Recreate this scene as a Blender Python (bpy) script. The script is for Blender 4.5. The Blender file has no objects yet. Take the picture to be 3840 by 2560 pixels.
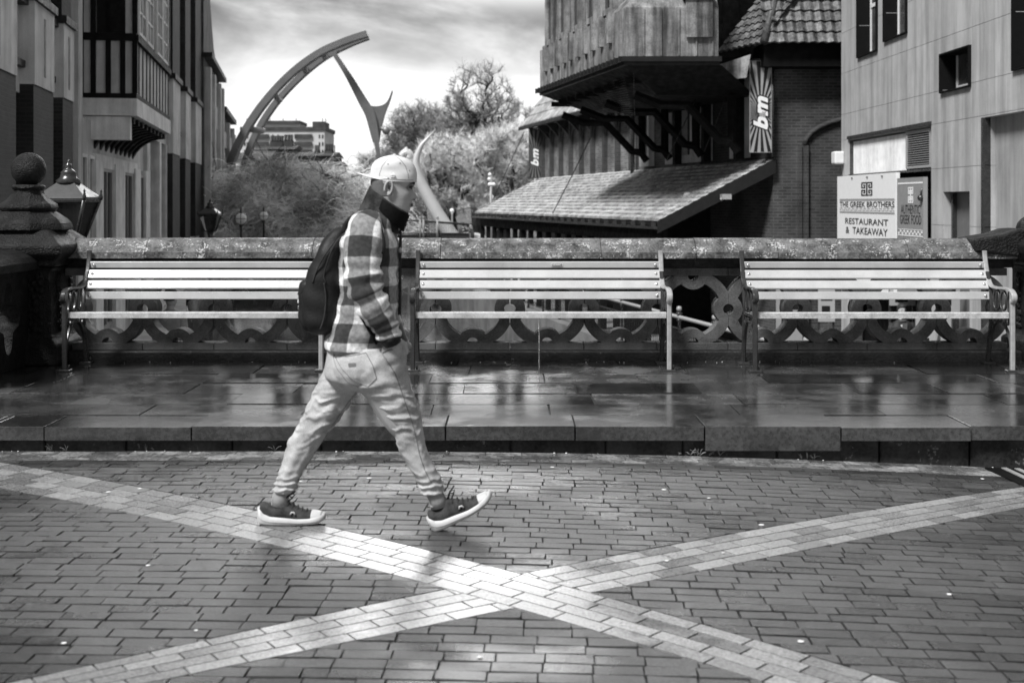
import bpy, bmesh, math, random
from mathutils import Vector, Matrix, noise as mnoise
from math import sin, cos, pi, radians, sqrt, atan2
S = bpy.context.scene
COL = S.collection
random.seed(7)
# ------------------------------------------------------------------ camera, world, light
F = 4600.0; HY = 760.0; HC = 1.45
cam_d = bpy.data.cameras.new("camera"); cam = bpy.data.objects.new("camera", cam_d); COL.objects.link(cam)
cam.location = (0, 0, HC); cam.rotation_euler = (pi/2, 0, 0)
cam_d.sensor_width = 36; cam_d.lens = F/3840*36; cam_d.shift_y = -(1280-HY)/3840
cam_d.clip_start = 0.1; cam_d.clip_end = 3000
cam_d.dof.use_dof = True; cam_d.dof.focus_distance = 8.6; cam_d.dof.aperture_fstop = 3.2
S.camera = cam
S.view_settings.view_transform = 'Standard'; S.view_settings.look = 'None'
S.view_settings.gamma = 1.0; S.view_settings.exposure = 0.92
S.render.engine = 'CYCLES'
SUN_EL, SUN_AZ = 52.0, 222.0       # azimuth measured from +Y towards +X
W = bpy.data.worlds.new("World"); S.world = W; W.use_nodes = True
nt = W.node_tree; nt.nodes.clear()
def nd(t, typ, **kw):
    n = t.nodes.new(typ)
    for k, v in kw.items(): setattr(n, k, v)
    return n
def mth(t, op, a, b=None, c=None, clamp=False):
    n = t.nodes.new('ShaderNodeMath'); n.operation = op; n.use_clamp = clamp
    for i, x in enumerate((a, b, c)):
        if x is None: continue
        if isinstance(x, (int, float)): n.inputs[i].default_value = x
        else: t.links.new(x, n.inputs[i])
    return n.outputs[0]
def mrange(t, v, a, b, c, d, smooth=True):
    n = t.nodes.new('ShaderNodeMapRange'); n.interpolation_type = 'SMOOTHSTEP' if smooth else 'LINEAR'
    t.links.new(v, n.inputs[0])
    for i, x in enumerate((a, b, c, d)): n.inputs[i+1].default_value = x
    return n.outputs[0]
sky = nd(nt, 'ShaderNodeTexSky', sky_type='NISHITA'); sky.sun_disc = False
sky.sun_elevation = radians(SUN_EL); sky.sun_rotation = radians(SUN_AZ); sky.air_density = 1.5; sky.dust_density = 4
bw = nd(nt, 'ShaderNodeRGBToBW'); nt.links.new(sky.outputs[0], bw.inputs[0])
tc = nd(nt, 'ShaderNodeTexCoord'); sep = nd(nt, 'ShaderNodeSeparateXYZ'); nt.links.new(tc.outputs['Generated'], sep.inputs[0])
mp = nd(nt, 'ShaderNodeMapping'); mp.inputs['Scale'].default_value = (1.0, 1.0, 2.5); mp.inputs['Location'].default_value = (0.37, 0.2, 0.13)
nt.links.new(tc.outputs['Generated'], mp.inputs[0])
n1 = nd(nt, 'ShaderNodeTexNoise'); n1.inputs['Scale'].default_value = 4.2; n1.inputs['Detail'].default_value = 9; n1.inputs['Roughness'].default_value = 0.55; n1.inputs['Distortion'].default_value = 0.35
nt.links.new(mp.outputs[0], n1.inputs['Vector'])
el = sep.outputs['Z']
grad = mrange(nt, el, 0.06, 0.165, 0.0, 1.0)                  # low sky is a clear bright band, cloud thickens upward
cl = mrange(nt, n1.outputs['Fac'], 0.38, 0.62, 0.0, 1.25)
dark = mth(nt, 'MULTIPLY', mth(nt, 'MULTIPLY_ADD', cl, 0.9, 0.30), mth(nt, 'MULTIPLY_ADD', grad, 0.80, 0.16))
lum = mth(nt, 'SUBTRACT', 1.12, mth(nt, 'MULTIPLY', dark, 0.68))
high = mrange(nt, el, 0.30, 0.8, 1.0, 0.75)
back = mrange(nt, sep.outputs['Y'], -0.4, 0.5, 0.68, 1.0)
side = mrange(nt, mth(nt, 'ABSOLUTE', sep.outputs['X']), 0.22, 0.7, 1.0, 0.60)
# bright patch added to the sky above the frame, for gloss on wet paving
dt = nd(nt, 'ShaderNodeVectorMath', operation='DOT_PRODUCT'); nt.links.new(tc.outputs['Generated'], dt.inputs[0])
dt.inputs[1].default_value = (0.01, cos(radians(23)), sin(radians(23)))
glow = mrange(nt, dt.outputs['Value'], 0.966, 0.999, 0.0, 6.2)
lum = mth(nt, 'MULTIPLY', mth(nt, 'MULTIPLY', mth(nt, 'MULTIPLY', mth(nt, 'MAXIMUM', lum, 0.22), high), back), side)
lum = mth(nt, 'ADD', lum, glow)
skyv = mth(nt, 'MULTIPLY', bw.outputs[0], 0.02)
tot = mth(nt, 'ADD', mth(nt, 'MULTIPLY', lum, 5.3), skyv)
bg = nd(nt, 'ShaderNodeBackground'); nt.links.new(tot, bg.inputs[0]); bg.inputs[1].default_value = 0.112
wo = nd(nt, 'ShaderNodeOutputWorld'); nt.links.new(bg.outputs[0], wo.inputs[0])
sl = bpy.data.lights.new("sun", 'SUN'); so = bpy.data.objects.new("sun", sl); COL.objects.link(so)
sl.energy = 2.8; sl.angle = radians(14); sl.color = (1, 1, 1)
e, a = radians(SUN_EL), radians(SUN_AZ)
so.rotation_euler = Vector((sin(a)*cos(e), cos(a)*cos(e), sin(e))).to_track_quat('Z', 'Y').to_euler()

# ------------------------------------------------------------------ helpers
def P(xs, ys, D):            # world point seen at photo pixel (xs, ys) at distance D
    return Vector(((xs-1920)*D/F, D, HC-(ys-HY)*D/F))
def ZZ(ys, D): return HC-(ys-HY)*D/F
def XX(xs, D): return (xs-1920)*D/F
class MB:
    def __init__(s): s.v = []; s.f = []; s.m = []; s.t = []; s.uv = {}; s.sm = []
    def add(s, vs, fs, mi=0, tone=0.5, smooth=False):
        b = len(s.v); s.v += [Vector(p) for p in vs]
        for f in fs:
            s.f.append([b+i for i in f]); s.m.append(mi); s.t.append(tone); s.sm.append(smooth)
        return b
    def hexa(s, p, mi=0, tone=0.5):   # p: 4 bottom (ccw from above) + 4 top
        s.add(p, [(3,2,1,0),(4,5,6,7),(0,1,5,4),(1,2,6,5),(2,3,7,6),(3,0,4,7)], mi, tone)
    def box(s, x0, x1, y0, y1, z0, z1, mi=0, tone=0.5):
        if x0 > x1: x0, x1 = x1, x0
        if y0 > y1: y0, y1 = y1, y0
        s.hexa([(x0,y0,z0),(x1,y0,z0),(x1,y1,z0),(x0,y1,z0),(x0,y0,z1),(x1,y0,z1),(x1,y1,z1),(x0,y1,z1)], mi, tone)
    def cbox(s, x0, x1, y0, y1, z0, z1, c=0.006, mi=0, tone=0.5):  # box with chamfered top and vertical edges
        pts = []
        def ring(i, z): return [(x0+i,y0,z),(x1-i,y0,z),(x1,y0+i,z),(x1,y1-i,z),(x1-i,y1,z),(x0+i,y1,z),(x0,y1-i,z),(x0,y0+i,z)]
        r0 = ring(c, z0); r1 = ring(c, z1-c)
        r2 = [(min(max(x,x0+c),x1-c), min(max(y,y0+c),y1-c), z1) for x,y,z in ring(c, z1)]
        rb = [(x,y,z) for x,y,z in r0]
        b = s.add(r0+r1+r2, [], mi, tone)
        fs = [tuple(range(7,-1,-1)), tuple(range(16,24))]
        for k in range(2):
            for i in range(8): fs.append((k*8+i, k*8+(i+1)%8, (k+1)*8+(i+1)%8, (k+1)*8+i))
        for f in fs: s.f.append([b+i for i in f]); s.m.append(mi); s.t.append(tone); s.sm.append(False)
    def quad(s, a, b, c, d, mi=0, tone=0.5): s.add([a,b,c,d], [(0,1,2,3)], mi, tone)
    def prism(s, poly, ext, mi=0, tone=0.5, smooth=False):   # poly: list of 3d points, extruded by ext
        n = len(poly); ext = Vector(ext)
        vs = [Vector(p) for p in poly]+[Vector(p)+ext for p in poly]
        s.add(vs, [tuple(range(n-1,-1,-1)), tuple(range(n,2*n))]+[(i,(i+1)%n,n+(i+1)%n,n+i) for i in range(n)], mi, tone, smooth)
    def loft(s, rings, closed=True, cap=True, mi=0, tone=0.5, smooth=True, uvs=None):
        n = len(rings[0]); b = len(s.v)
        for r in rings: s.v += [Vector(p) for p in r]
        for k in range(len(rings)-1):
            for i in range(n if closed else n-1):
                j = (i+1) % n
                if uvs:
                    us, vs = uvs
                    s.uv[len(s.f)] = [(us[i],vs[k]),(us[i+1],vs[k]),(us[i+1],vs[k+1]),(us[i],vs[k+1])]
                s.f.append([b+k*n+i, b+k*n+j, b+(k+1)*n+j, b+(k+1)*n+i]); s.m.append(mi); s.t.append(tone); s.sm.append(smooth)
        if cap and closed:
            s.f.append([b+i for i in range(n-1,-1,-1)]); s.f.append([b+(len(rings)-1)*n+i for i in range(n)])
            s.m += [mi, mi]; s.t += [tone, tone]; s.sm += [smooth, smooth]
    def tube(s, pts, rad, n=8, mi=0, tone=0.5, smooth=True, cap=True, flat=1.0):
        pts = [Vector(p) for p in pts]; rings = []
        if isinstance(rad, (int, float)): rad = [rad]*len(pts)
        up = None
        for i, p in enumerate(pts):
            t = (pts[min(i+1,len(pts)-1)]-pts[max(i-1,0)])
            t = t.normalized() if t.length > 1e-9 else Vector((0,0,1))
            if up is None:
                up = Vector((0,1,0)) if abs(t.y) < 0.9 else Vector((1,0,0))
            x = t.cross(up)
            if x.length < 1e-4: x = t.orthogonal()
            x.normalize(); y = x.cross(t).normalized(); up = y
            rings.append([p+(x*cos(2*pi*k/n)*flat+y*sin(2*pi*k/n))*rad[i] for k in range(n)])
        s.loft(rings, mi=mi, tone=tone, smooth=smooth, cap=cap)
    def lathe(s, c, prof, n=24, mi=0, tone=0.5, smooth=True, sq=0, sx=1, sy=1, rot=0):   # prof: (r, z) ; sq=polygon sides
        c = Vector(c); rings = []
        n = sq or n
        for r, z in prof:
            rings.append([c+Vector((r*sx*cos(2*pi*k/n+rot), r*sy*sin(2*pi*k/n+rot), z)) for k in range(n)])
        s.loft(rings, mi=mi, tone=tone, smooth=smooth and not sq)
    def sphere(s, c, r, n=16, mi=0, tone=0.5, sc=(1,1,1)):
        m = max(6, n//2); c = Vector(c)
        rings = [[c+Vector((sin(pi*j/m)*cos(2*pi*k/n)*r*sc[0]+1e-5*cos(2*pi*k/n), sin(pi*j/m)*sin(2*pi*k/n)*r*sc[1], -cos(pi*j/m)*r*sc[2])) for k in range(n)] for j in range(m+1)]
        s.loft(rings, mi=mi, tone=tone)
    def build(s, name, mats, parent=None, base=None, bevel=0, subsurf=0):
        me = bpy.data.meshes.new(name)
        off = Vector(base) if base is not None else (Vector(parent.get('_b', (0,0,0))) if parent else Vector((0,0,0)))
        me.from_pydata([p-off for p in s.v], [], s.f)
        if not isinstance(mats, (list, tuple)): mats = [mats]
        for m in mats: me.materials.append(m)
        me.polygons.foreach_set('material_index', s.m); me.polygons.foreach_set('use_smooth', s.sm)
        if len(set(s.t)) > 1:
            at = me.attributes.new('tone', 'FLOAT', 'FACE'); at.data.foreach_set('value', s.t)
        if s.uv:
            ul = me.uv_layers.new(name='UVMap')
            for fi, co in s.uv.items():
                p = me.polygons[fi]
                for k, li in enumerate(p.loop_indices): ul.data[li].uv = co[k]
        me.update()
        o = bpy.data.objects.new(name, me); COL.objects.link(o)
        if parent: o.parent = parent
        else: o.location = off
        if bevel:
            b = o.modifiers.new('b', 'BEVEL'); b.width = bevel; b.segments = 2; b.limit_method = 'ANGLE'
        if subsurf:
            b = o.modifiers.new('s', 'SUBSURF'); b.levels = subsurf; b.render_levels = subsurf
        return o
class PL:                         # every shape added becomes a part of its own
    def __init__(s, name, mats, parent): s.n, s.m, s.p = name, mats, parent
    def hexa(s, p, mi=0, tone=.5):
        q = MB(); q.hexa(p, 0, tone); q.build(s.n, s.m[mi] if isinstance(s.m, list) else s.m, s.p)
def tag(o, label=None, cat=None, group=None, kind=None):
    if label: o['label'] = label
    if cat: o['category'] = cat
    if group: o['group'] = group
    if kind: o['kind'] = kind
    return o
def thing(name, base, label, cat, group=None):
    o = bpy.data.objects.new(name, None); COL.objects.link(o); o.location = base; o['_b'] = tuple(base)
    o.empty_display_size = 0.2
    return tag(o, label, cat, group)
ALLT = []
def copy_tree(o, parent=None):
    c = o.copy(); COL.objects.link(c)
    if parent: c.parent = parent
    for ch in list(o.children): copy_tree(ch, c)
    return c
def struct(mb, name, mats, **kw):
    return tag(mb.build(name, mats, **kw), kind='structure')

# ------------------------------------------------------------------ materials (all grey: the photograph is black and white)
def mat(name, base, rough=0.7, var=0.25, scale=6.0, fine=60.0, bump=0.3, bscale=None, spec=0.28, metal=0.0, streak=0.0, tone=0.0, spots=None, coat=0.0, lo=None, bdist=0.01, extra=None, world=False):
    m = bpy.data.materials.new(name); m.use_nodes = True; t = m.node_tree
    b = t.nodes['Principled BSDF']
    tcn = nd(t, 'ShaderNodeTexCoord'); ob = tcn.outputs['Object']
    if world: ob = nd(t, 'ShaderNodeNewGeometry').outputs['Position']
    n1 = nd(t, 'ShaderNodeTexNoise'); n1.inputs['Scale'].default_value = scale; n1.inputs['Detail'].default_value = 6; n1.inputs['Roughness'].default_value = .6
    n2 = nd(t, 'ShaderNodeTexNoise'); n2.inputs['Scale'].default_value = fine; n2.inputs['Detail'].default_value = 4
    t.links.new(ob, n1.inputs['Vector']); t.links.new(ob, n2.inputs['Vector'])
    a = mrange(t, n1.outputs['Fac'], .3, .7, -1, 1); c = mrange(t, n2.outputs['Fac'], .3, .7, -1, 1)
    k = mth(t, 'MULTIPLY_ADD', a, var, 1.0); k = mth(t, 'MULTIPLY_ADD', c, var*.5, k)
    if streak:
        mpn = nd(t, 'ShaderNodeMapping'); mpn.inputs['Scale'].default_value = (2.6, 2.6, .22); t.links.new(ob, mpn.inputs[0])
        n3 = nd(t, 'ShaderNodeTexNoise'); n3.inputs['Scale'].default_value = 1.6; n3.inputs['Detail'].default_value = 7; n3.inputs['Roughness'].default_value = .65
        t.links.new(mpn.outputs[0], n3.inputs['Vector'])
        k = mth(t, 'MULTIPLY', k, mrange(t, n3.outputs['Fac'], .35, .7, 1.0+streak*.4, 1.0-streak))
    if tone:
        at = nd(t, 'ShaderNodeAttribute', attribute_name='tone')
        k = mth(t, 'MULTIPLY', k, mth(t, 'MULTIPLY_ADD', mth(t, 'SUBTRACT', at.outputs['Fac'], .5), tone*2, 1.0))
    v = mth(t, 'MULTIPLY', k, base)
    if spots:        # (value, scale, threshold) : lichen and similar
        sv, ss, th = spots
        n4 = nd(t, 'ShaderNodeTexNoise'); n4.inputs['Scale'].default_value = ss; n4.inputs['Detail'].default_value = 8; n4.inputs['Roughness'].default_value = .72
        n5 = nd(t, 'ShaderNodeTexNoise'); n5.inputs['Scale'].default_value = ss*.16; n5.inputs['Detail'].default_value = 2
        t.links.new(ob, n4.inputs['Vector']); t.links.new(ob, n5.inputs['Vector'])
        s_ = mth(t, 'ADD', n4.outputs['Fac'], mth(t, 'MULTIPLY', mth(t, 'SUBTRACT', n5.outputs['Fac'], .5), .55))
        msk = mrange(t, s_, th, th+.05, 0, 1)
        mx = nd(t, 'ShaderNodeMix'); t.links.new(msk, mx.inputs[0]); t.links.new(v, mx.inputs[2]); mx.inputs[3].default_value = sv
        v = mx.outputs[0]
    if lo is not None: v = mth(t, 'MAXIMUM', v, lo)
    cb = nd(t, 'ShaderNodeCombineColor')
    for i in range(3): t.links.new(v, cb.inputs[i])
    t.links.new(cb.outputs[0], b.inputs['Base Color'])
    rr = mth(t, 'MULTIPLY_ADD', a, -rough*.18, rough, clamp=True); t.links.new(rr, b.inputs['Roughness'])
    b.inputs['Specular IOR Level'].default_value = spec; b.inputs['Metallic'].default_value = metal; b.inputs['Coat Weight'].default_value = coat
    if bump:
        n6 = nd(t, 'ShaderNodeTexNoise'); n6.inputs['Scale'].default_value = bscale or fine; n6.inputs['Detail'].default_value = 6; t.links.new(ob, n6.inputs['Vector'])
        bp = nd(t, 'ShaderNodeBump'); bp.inputs['Strength'].default_value = bump; bp.inputs['Distance'].default_value = bdist
        t.links.new(n6.outputs['Fac'], bp.inputs['Height']); t.links.new(bp.outputs[0], b.inputs['Normal'])
    m['v'] = 1
    return m
def brick_mat(name, base, mortar, bw_=0.225, rh=0.075, ms=0.012, rough=.8, var=.35):
    m = bpy.data.materials.new(name); m.use_nodes = True; t = m.node_tree; b = t.nodes['Principled BSDF']
    tcn = nd(t, 'ShaderNodeTexCoord'); sp = nd(t, 'ShaderNodeSeparateXYZ'); t.links.new(tcn.outputs['Object'], sp.inputs[0])
    cx = nd(t, 'ShaderNodeCombineXYZ'); t.links.new(mth(t, 'ADD', sp.outputs[0], sp.outputs[1]), cx.inputs[0]); t.links.new(sp.outputs[2], cx.inputs[1])
    br = nd(t, 'ShaderNodeTexBrick'); t.links.new(cx.outputs[0], br.inputs['Vector'])
    br.inputs['Scale'].default_value = 1; br.inputs['Brick Width'].default_value = bw_; br.inputs['Row Height'].default_value = rh; br.inputs['Mortar Size'].default_value = ms
    br.inputs['Color1'].default_value = (base*(1+var),)*3+(1,); br.inputs['Color2'].default_value = (base*(1-var),)*3+(1,); br.inputs['Mortar'].default_value = (mortar,)*3+(1,)
    n = nd(t, 'ShaderNodeTexNoise'); n.inputs['Scale'].default_value = 1.3; n.inputs['Detail'].default_value = 7; t.links.new(tcn.outputs['Object'], n.inputs['Vector'])
    mx = nd(t, 'ShaderNodeMix', data_type='RGBA', blend_type='MULTIPLY'); mx.inputs[0].default_value = 1
    t.links.new(br.outputs['Color'], mx.inputs[6])
    g = mrange(t, n.outputs['Fac'], .3, .7, .6, 1.35); cb = nd(t, 'ShaderNodeCombineColor')
    for i in range(3): t.links.new(g, cb.inputs[i])
    t.links.new(cb.outputs[0], mx.inputs[7]); t.links.new(mx.outputs[2], b.inputs['Base Color']); b.inputs['Roughness'].default_value = rough
    bp = nd(t, 'ShaderNodeBump'); bp.inputs['Strength'].default_value = .6; bp.inputs['Distance'].default_value = .01; bp.invert = True
    t.links.new(br.outputs['Fac'], bp.inputs['Height']); t.links.new(bp.outputs[0], b.inputs['Normal'])
    return m
def wet_mat(name, base, tone=.3, r_wet=.06, r_dry=.38, wscale=2.2, ripple=.12, th=(.42,.58), dry_gain=1.5, fine=45, spec=.5, coat=0.0):
    m = bpy.data.materials.new(name); m.use_nodes = True; t = m.node_tree; b = t.nodes['Principled BSDF']
    tcn = nd(t, 'ShaderNodeTexCoord'); ob = tcn.outputs['Object']
    def nz(sc, det=5, ro=.55, vec=None):
        n = nd(t, 'ShaderNodeTexNoise'); n.inputs['Scale'].default_value = sc; n.inputs['Detail'].default_value = det; n.inputs['Roughness'].default_value = ro
        t.links.new(vec or ob, n.inputs['Vector']); return n.outputs['Fac']
    w = mrange(t, nz(wscale, 7, .6), th[0], th[1], 0, 1)      # 1 = standing film of water
    at = nd(t, 'ShaderNodeAttribute', attribute_name='tone')
    k = mth(t, 'MULTIPLY_ADD', mth(t, 'SUBTRACT', at.outputs['Fac'], .5), tone*2, 1.0)
    k = mth(t, 'MULTIPLY', k, mrange(t, nz(fine, 5, .7), .3, .7, .55, 1.45))
    k = mth(t, 'MULTIPLY', k, mth(t, 'MULTIPLY_ADD', w, 1-dry_gain, dry_gain))
    v = mth(t, 'MULTIPLY', k, base); cb = nd(t, 'ShaderNodeCombineColor')
    for i in range(3): t.links.new(v, cb.inputs[i])
    t.links.new(cb.outputs[0], b.inputs['Base Color'])
    t.links.new(mth(t, 'ADD', mth(t, 'MULTIPLY_ADD', w, r_wet-r_dry, r_dry), mth(t, 'MULTIPLY', mth(t, 'SUBTRACT', at.outputs['Fac'], .35), .16), clamp=True), b.inputs['Roughness'])
    b.inputs['Specular IOR Level'].default_value = spec; b.inputs['Coat Weight'].default_value = coat; b.inputs['Coat Roughness'].default_value = .12
    h = mth(t, 'ADD', mth(t, 'MULTIPLY', nz(fine*.9, 6, .7), mth(t, 'MULTIPLY_ADD', w, -.75, 1.0)), mth(t, 'MULTIPLY', nz(7, 3), .5))
    bp = nd(t, 'ShaderNodeBump'); bp.inputs['Strength'].default_value = ripple; bp.inputs['Distance'].default_value = .02
    t.links.new(h, bp.inputs['Height']); t.links.new(bp.outputs[0], b.inputs['Normal'])
    return m
M = {}
M['brick_pave'] = wet_mat('paving brick', .044, tone=.28, r_wet=.24, r_dry=.34, wscale=1.0, ripple=.35, dry_gain=1.3, fine=110, spec=.75)
M['pale_pave'] = wet_mat('pale paving block', .20, tone=.32, r_wet=.14, r_dry=.30, wscale=1.3, ripple=.08, dry_gain=1.1, fine=90, spec=.7)
M['sett'] = wet_mat('wet edging sett', .12, tone=.4, r_wet=.08, r_dry=.4, wscale=5, ripple=.15, dry_gain=1.8)
M['joint'] = mat('sand joint', .025, rough=.8, var=.4)
M['gum'] = mat('trodden gum', .75, rough=.5, var=.1)
M['slab'] = wet_mat('wet flagstone', .032, tone=.7, r_wet=.04, r_dry=.24, wscale=2.4, ripple=.11, th=(.36,.60), dry_gain=1.6, fine=38, spec=1.0, coat=.5)
M['kerbface'] = mat('dark step stone', .022, rough=.6, var=.6, scale=5, fine=50, bump=.6, spots=(.14, 26, .66))
M['stone'] = mat('weathered parapet stone', .08, rough=.7, var=.4, scale=4, fine=90, bump=.5, spots=(.2, 60, .72))
M['coping'] = mat('lichened coping stone', .11, rough=.7, var=.55, scale=9, fine=60, bump=.7, spots=(.46, 58, .585))
M['darkstone'] = mat('wet dark stone', .016, rough=.5, var=.5, scale=6, fine=50, bump=.7, spots=(.16, 28, .70))
M['pierstone'] = mat('dark pitted pier stone', .009, rough=.55, var=.6, scale=9, fine=70, bump=.9, spots=(.13, 40, .70), bdist=.02)
M['slat'] = mat('painted bench slat', .46, world=True, spots=(.16, 40, .80), rough=.24, var=.13, scale=3, fine=200, bump=.35, bscale=330, bdist=.0015, spec=.6)
M['seatslat'] = mat('worn painted seat slat', .46, world=True, rough=.25, var=.25, scale=14, fine=120, bump=.4, spots=(.05, 22, .70))
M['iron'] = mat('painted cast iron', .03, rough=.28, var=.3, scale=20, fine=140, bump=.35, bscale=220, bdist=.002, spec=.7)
M['ironlight'] = mat('pale cast iron and lit arms', .33, rough=.3, var=.15, scale=20, fine=200, bump=.4, bscale=300, bdist=.002)
M['steel'] = mat('bright steel', .65, rough=.25, var=.1, metal=.9, bump=.1)
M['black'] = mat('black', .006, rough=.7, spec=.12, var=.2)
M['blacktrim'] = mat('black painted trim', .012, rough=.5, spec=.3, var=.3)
M['white'] = mat('white paint', .75, rough=.5, var=.08, scale=2)
M['eyewhite'] = mat('eye white', .35, rough=.3, var=.05, bump=0)
M['lips'] = mat('lips', .13, rough=.4, var=.1)
M['stubble'] = mat('shaved hair', .12, rough=.8, var=.3, fine=400)
M['glass_sheen'] = mat('window pane with grey sheen', .07, rough=.18, var=.5, scale=2, bump=0, spec=.6)  # grey reflection put into the pane colour
M['glass'] = mat('window glass', .02, rough=.06, var=.2, bump=0, spec=.7)
M['globe'] = mat('opal globe', .95, rough=.25, var=.05, bump=0)
M['lbrick'] = brick_mat('left house brick', .05, .085)
M['lbrickdark'] = brick_mat('left house dark brick', .018, .03)
M['render'] = mat('pale render', .58, rough=.8, var=.12, scale=1.5, streak=.25)
M['renderlow'] = mat('cream stone trim', .80, rough=.8, var=.12, scale=2, streak=.2)
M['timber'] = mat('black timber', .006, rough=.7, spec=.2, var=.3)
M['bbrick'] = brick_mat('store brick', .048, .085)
M['bbricklit'] = brick_mat('lit store side brick', .14, .2)  # paler copy of the store brick, lightening the dim side wall
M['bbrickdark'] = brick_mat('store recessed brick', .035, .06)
M['lead'] = mat('weathered metal cladding', .22, rough=.45, var=.35, scale=3, streak=.75, fine=30, bump=.3)
M['tile'] = mat('roof tile', .32, rough=.42, var=.45, scale=3, fine=40, bump=.5, tone=.3)
M['darktile'] = mat('mossy roof tile', .10, rough=.5, var=.6, scale=5, fine=30, bump=.6, tone=.3)
M['wpanel'] = mat('stained panel cladding', .42, rough=.6, var=.10, scale=1.2, streak=.30, bump=.1, tone=.12)
M['corr'] = mat('white corrugated sheet', .85, rough=.5, var=.08, streak=.18, bump=.05)
M['signwhite'] = mat('sign white', .88, rough=.35, var=.03, bump=0)
M['signgrey'] = mat('sign grey', .15, rough=.4, var=.05, bump=0)
M['signmid'] = mat('sign mid grey', .28, rough=.4, var=.04, bump=0)
M['signline'] = mat('sign pattern grey', .35, rough=.4, var=.04, bump=0)
M['ink'] = mat('sign lettering', .015, rough=.4, var=0.02, bump=0)
M['letter'] = mat('white lettering', .85, rough=.4, var=0.02, bump=0)
M['bark'] = mat('dark bark', .022, rough=.9, var=.4, scale=5)
M['willow'] = mat('willow twigs', .78, rough=.7, var=.55, scale=.5, fine=3, bump=0, tone=.5)
M['twig'] = mat('bare twigs', .27, rough=.8, var=.4, scale=.3, fine=2, bump=0, tone=.4)
M['paletwig'] = mat('pale bare twigs', .62, rough=.8, var=.35, scale=.3, fine=2, bump=0, tone=.4)
M['sculpt'] = mat('brushed aluminium sculpture', .22, rough=.42, var=.2, scale=.6, metal=.55, bump=.1)
M['silver'] = mat('pale polished aluminium', .62, rough=.4, var=.12, scale=.6, metal=.3, bump=.05)
M['concrete'] = mat('pale tower concrete', .55, rough=.8, var=.1, scale=.3)
M['farroof'] = mat('dark far roof', .06, rough=.8, var=.3, scale=.5)
M['skin'] = mat('skin', .40, rough=.48, var=.08, scale=14, fine=200, bump=.12, bdist=.002)
M['cap'] = mat('light cap cloth', .68, rough=.8, var=.06, scale=20, fine=300, bump=.2, bdist=.002)
M['denim'] = mat('washed denim', .42, rough=.85, var=.30, scale=6, fine=240, bump=.3, bdist=.003)
M['thread'] = mat('denim stitching', .16, rough=.8, var=.1, bump=0)
M['cloth_black'] = mat('black bag cloth', .011, rough=.6, spec=.3, var=.4, scale=9, fine=120, bump=.4, bdist=.004)
M['collar'] = mat('dark collar cloth', .035, rough=.9, spec=.2, var=.5, scale=18, fine=200, bump=.3)
M['hairshade'] = mat('dark hair and face shade', .03, rough=.6, var=.3, fine=300)
M['sock'] = mat('ribbed sock', .28, rough=.9, var=.15, fine=200)
M['shoedark'] = mat('dark knit shoe', .035, rough=.75, var=.4, scale=30, fine=300, bump=.4)
M['shoesole'] = mat('pale rubber sole', .50, rough=.45, var=.06, bump=.05)
M['coat'] = mat('dark coat', .03, rough=.8, var=.3)
M['jumper'] = mat('grey jumper', .12, rough=.85, var=.25)
M['water'] = wet_mat('river water', .12, tone=0, r_wet=.04, r_dry=.12, wscale=.4, ripple=.25, fine=1.5, dry_gain=1.0)
M['quay'] = mat('quay paving', .22, rough=.5, var=.3, scale=1)
M['quaywall'] = mat('river wall', .10, rough=.8, var=.4, scale=1, streak=.4)
M['grass'] = mat('bank grass', .07, rough=.9, var=.4, scale=.5)

# text -> mesh builder on an arbitrary plane (origin o, x axis ax, y axis ay, thickness along n)
def text_mesh(txt, width, height, bold=0.0, shear=0.0, spacing=1.0):
    c = bpy.data.curves.new('t', 'FONT'); c.body = txt; c.align_x = 'CENTER'; c.align_y = 'CENTER'; c.offset = bold; c.shear = shear; c.space_character = spacing
    c.resolution_u = 3
    o = bpy.data.objects.new('t', c); COL.objects.link(o)
    dg = bpy.context.evaluated_depsgraph_get(); me = bpy.data.meshes.new_from_object(o.evaluated_get(dg))
    vs = [v.co.copy() for v in me.vertices]; fs = [tuple(p.vertices) for p in me.polygons]
    bpy.data.objects.remove(o); bpy.data.curves.remove(c); bpy.data.meshes.remove(me)
    x0 = min(v.x for v in vs); x1 = max(v.x for v in vs); y0 = min(v.y for v in vs); y1 = max(v.y for v in vs)
    return [((v.x-(x0+x1)/2)/(x1-x0)*width, (v.y-(y0+y1)/2)/(y1-y0)*height) for v in vs], fs
def put_text(mb, txt, o, ax, ay, width, height, mi=0, **kw):
    vs, fs = text_mesh(txt, width, height, **kw); o = Vector(o); ax = Vector(ax); ay = Vector(ay)
    mb.add([o+ax*x+ay*y for x, y in vs], fs, mi)
def shape_mesh(loops, depth):   # 2D filled shape with holes (x, z), extruded symmetric by depth/2 each way in y
    c = bpy.data.curves.new('s', 'CURVE'); c.dimensions = '2D'; c.fill_mode = 'BOTH'; c.extrude = depth/2
    for lp in loops:
        s = c.splines.new('POLY'); s.points.add(len(lp)-1); s.use_cyclic_u = True
        for i, (x, y) in enumerate(lp): s.points[i].co = (x, y, 0, 1)
    o = bpy.data.objects.new('s', c); COL.objects.link(o)
    dg = bpy.context.evaluated_depsgraph_get(); me = bpy.data.meshes.new_from_object(o.evaluated_get(dg))
    vs = [Vector((v.co.x, v.co.z, v.co.y)) for v in me.vertices]; fs = [tuple(reversed(p.vertices)) for p in me.polygons]
    bpy.data.objects.remove(o); bpy.data.curves.remove(c); bpy.data.meshes.remove(me)
    return vs, fs
# ------------------------------------------------------------------ ground, road, platform
PZ = 0.163                                   # platform level
def GZ(x):                                   # crown of the bridge: road drops gently to the right
    return 0.02-0.0066*max(0.0, x+1.0)**2 if x < 6 else 0.02-0.0066*49-0.09*(x-6)*.5
KY = 7.09
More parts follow.
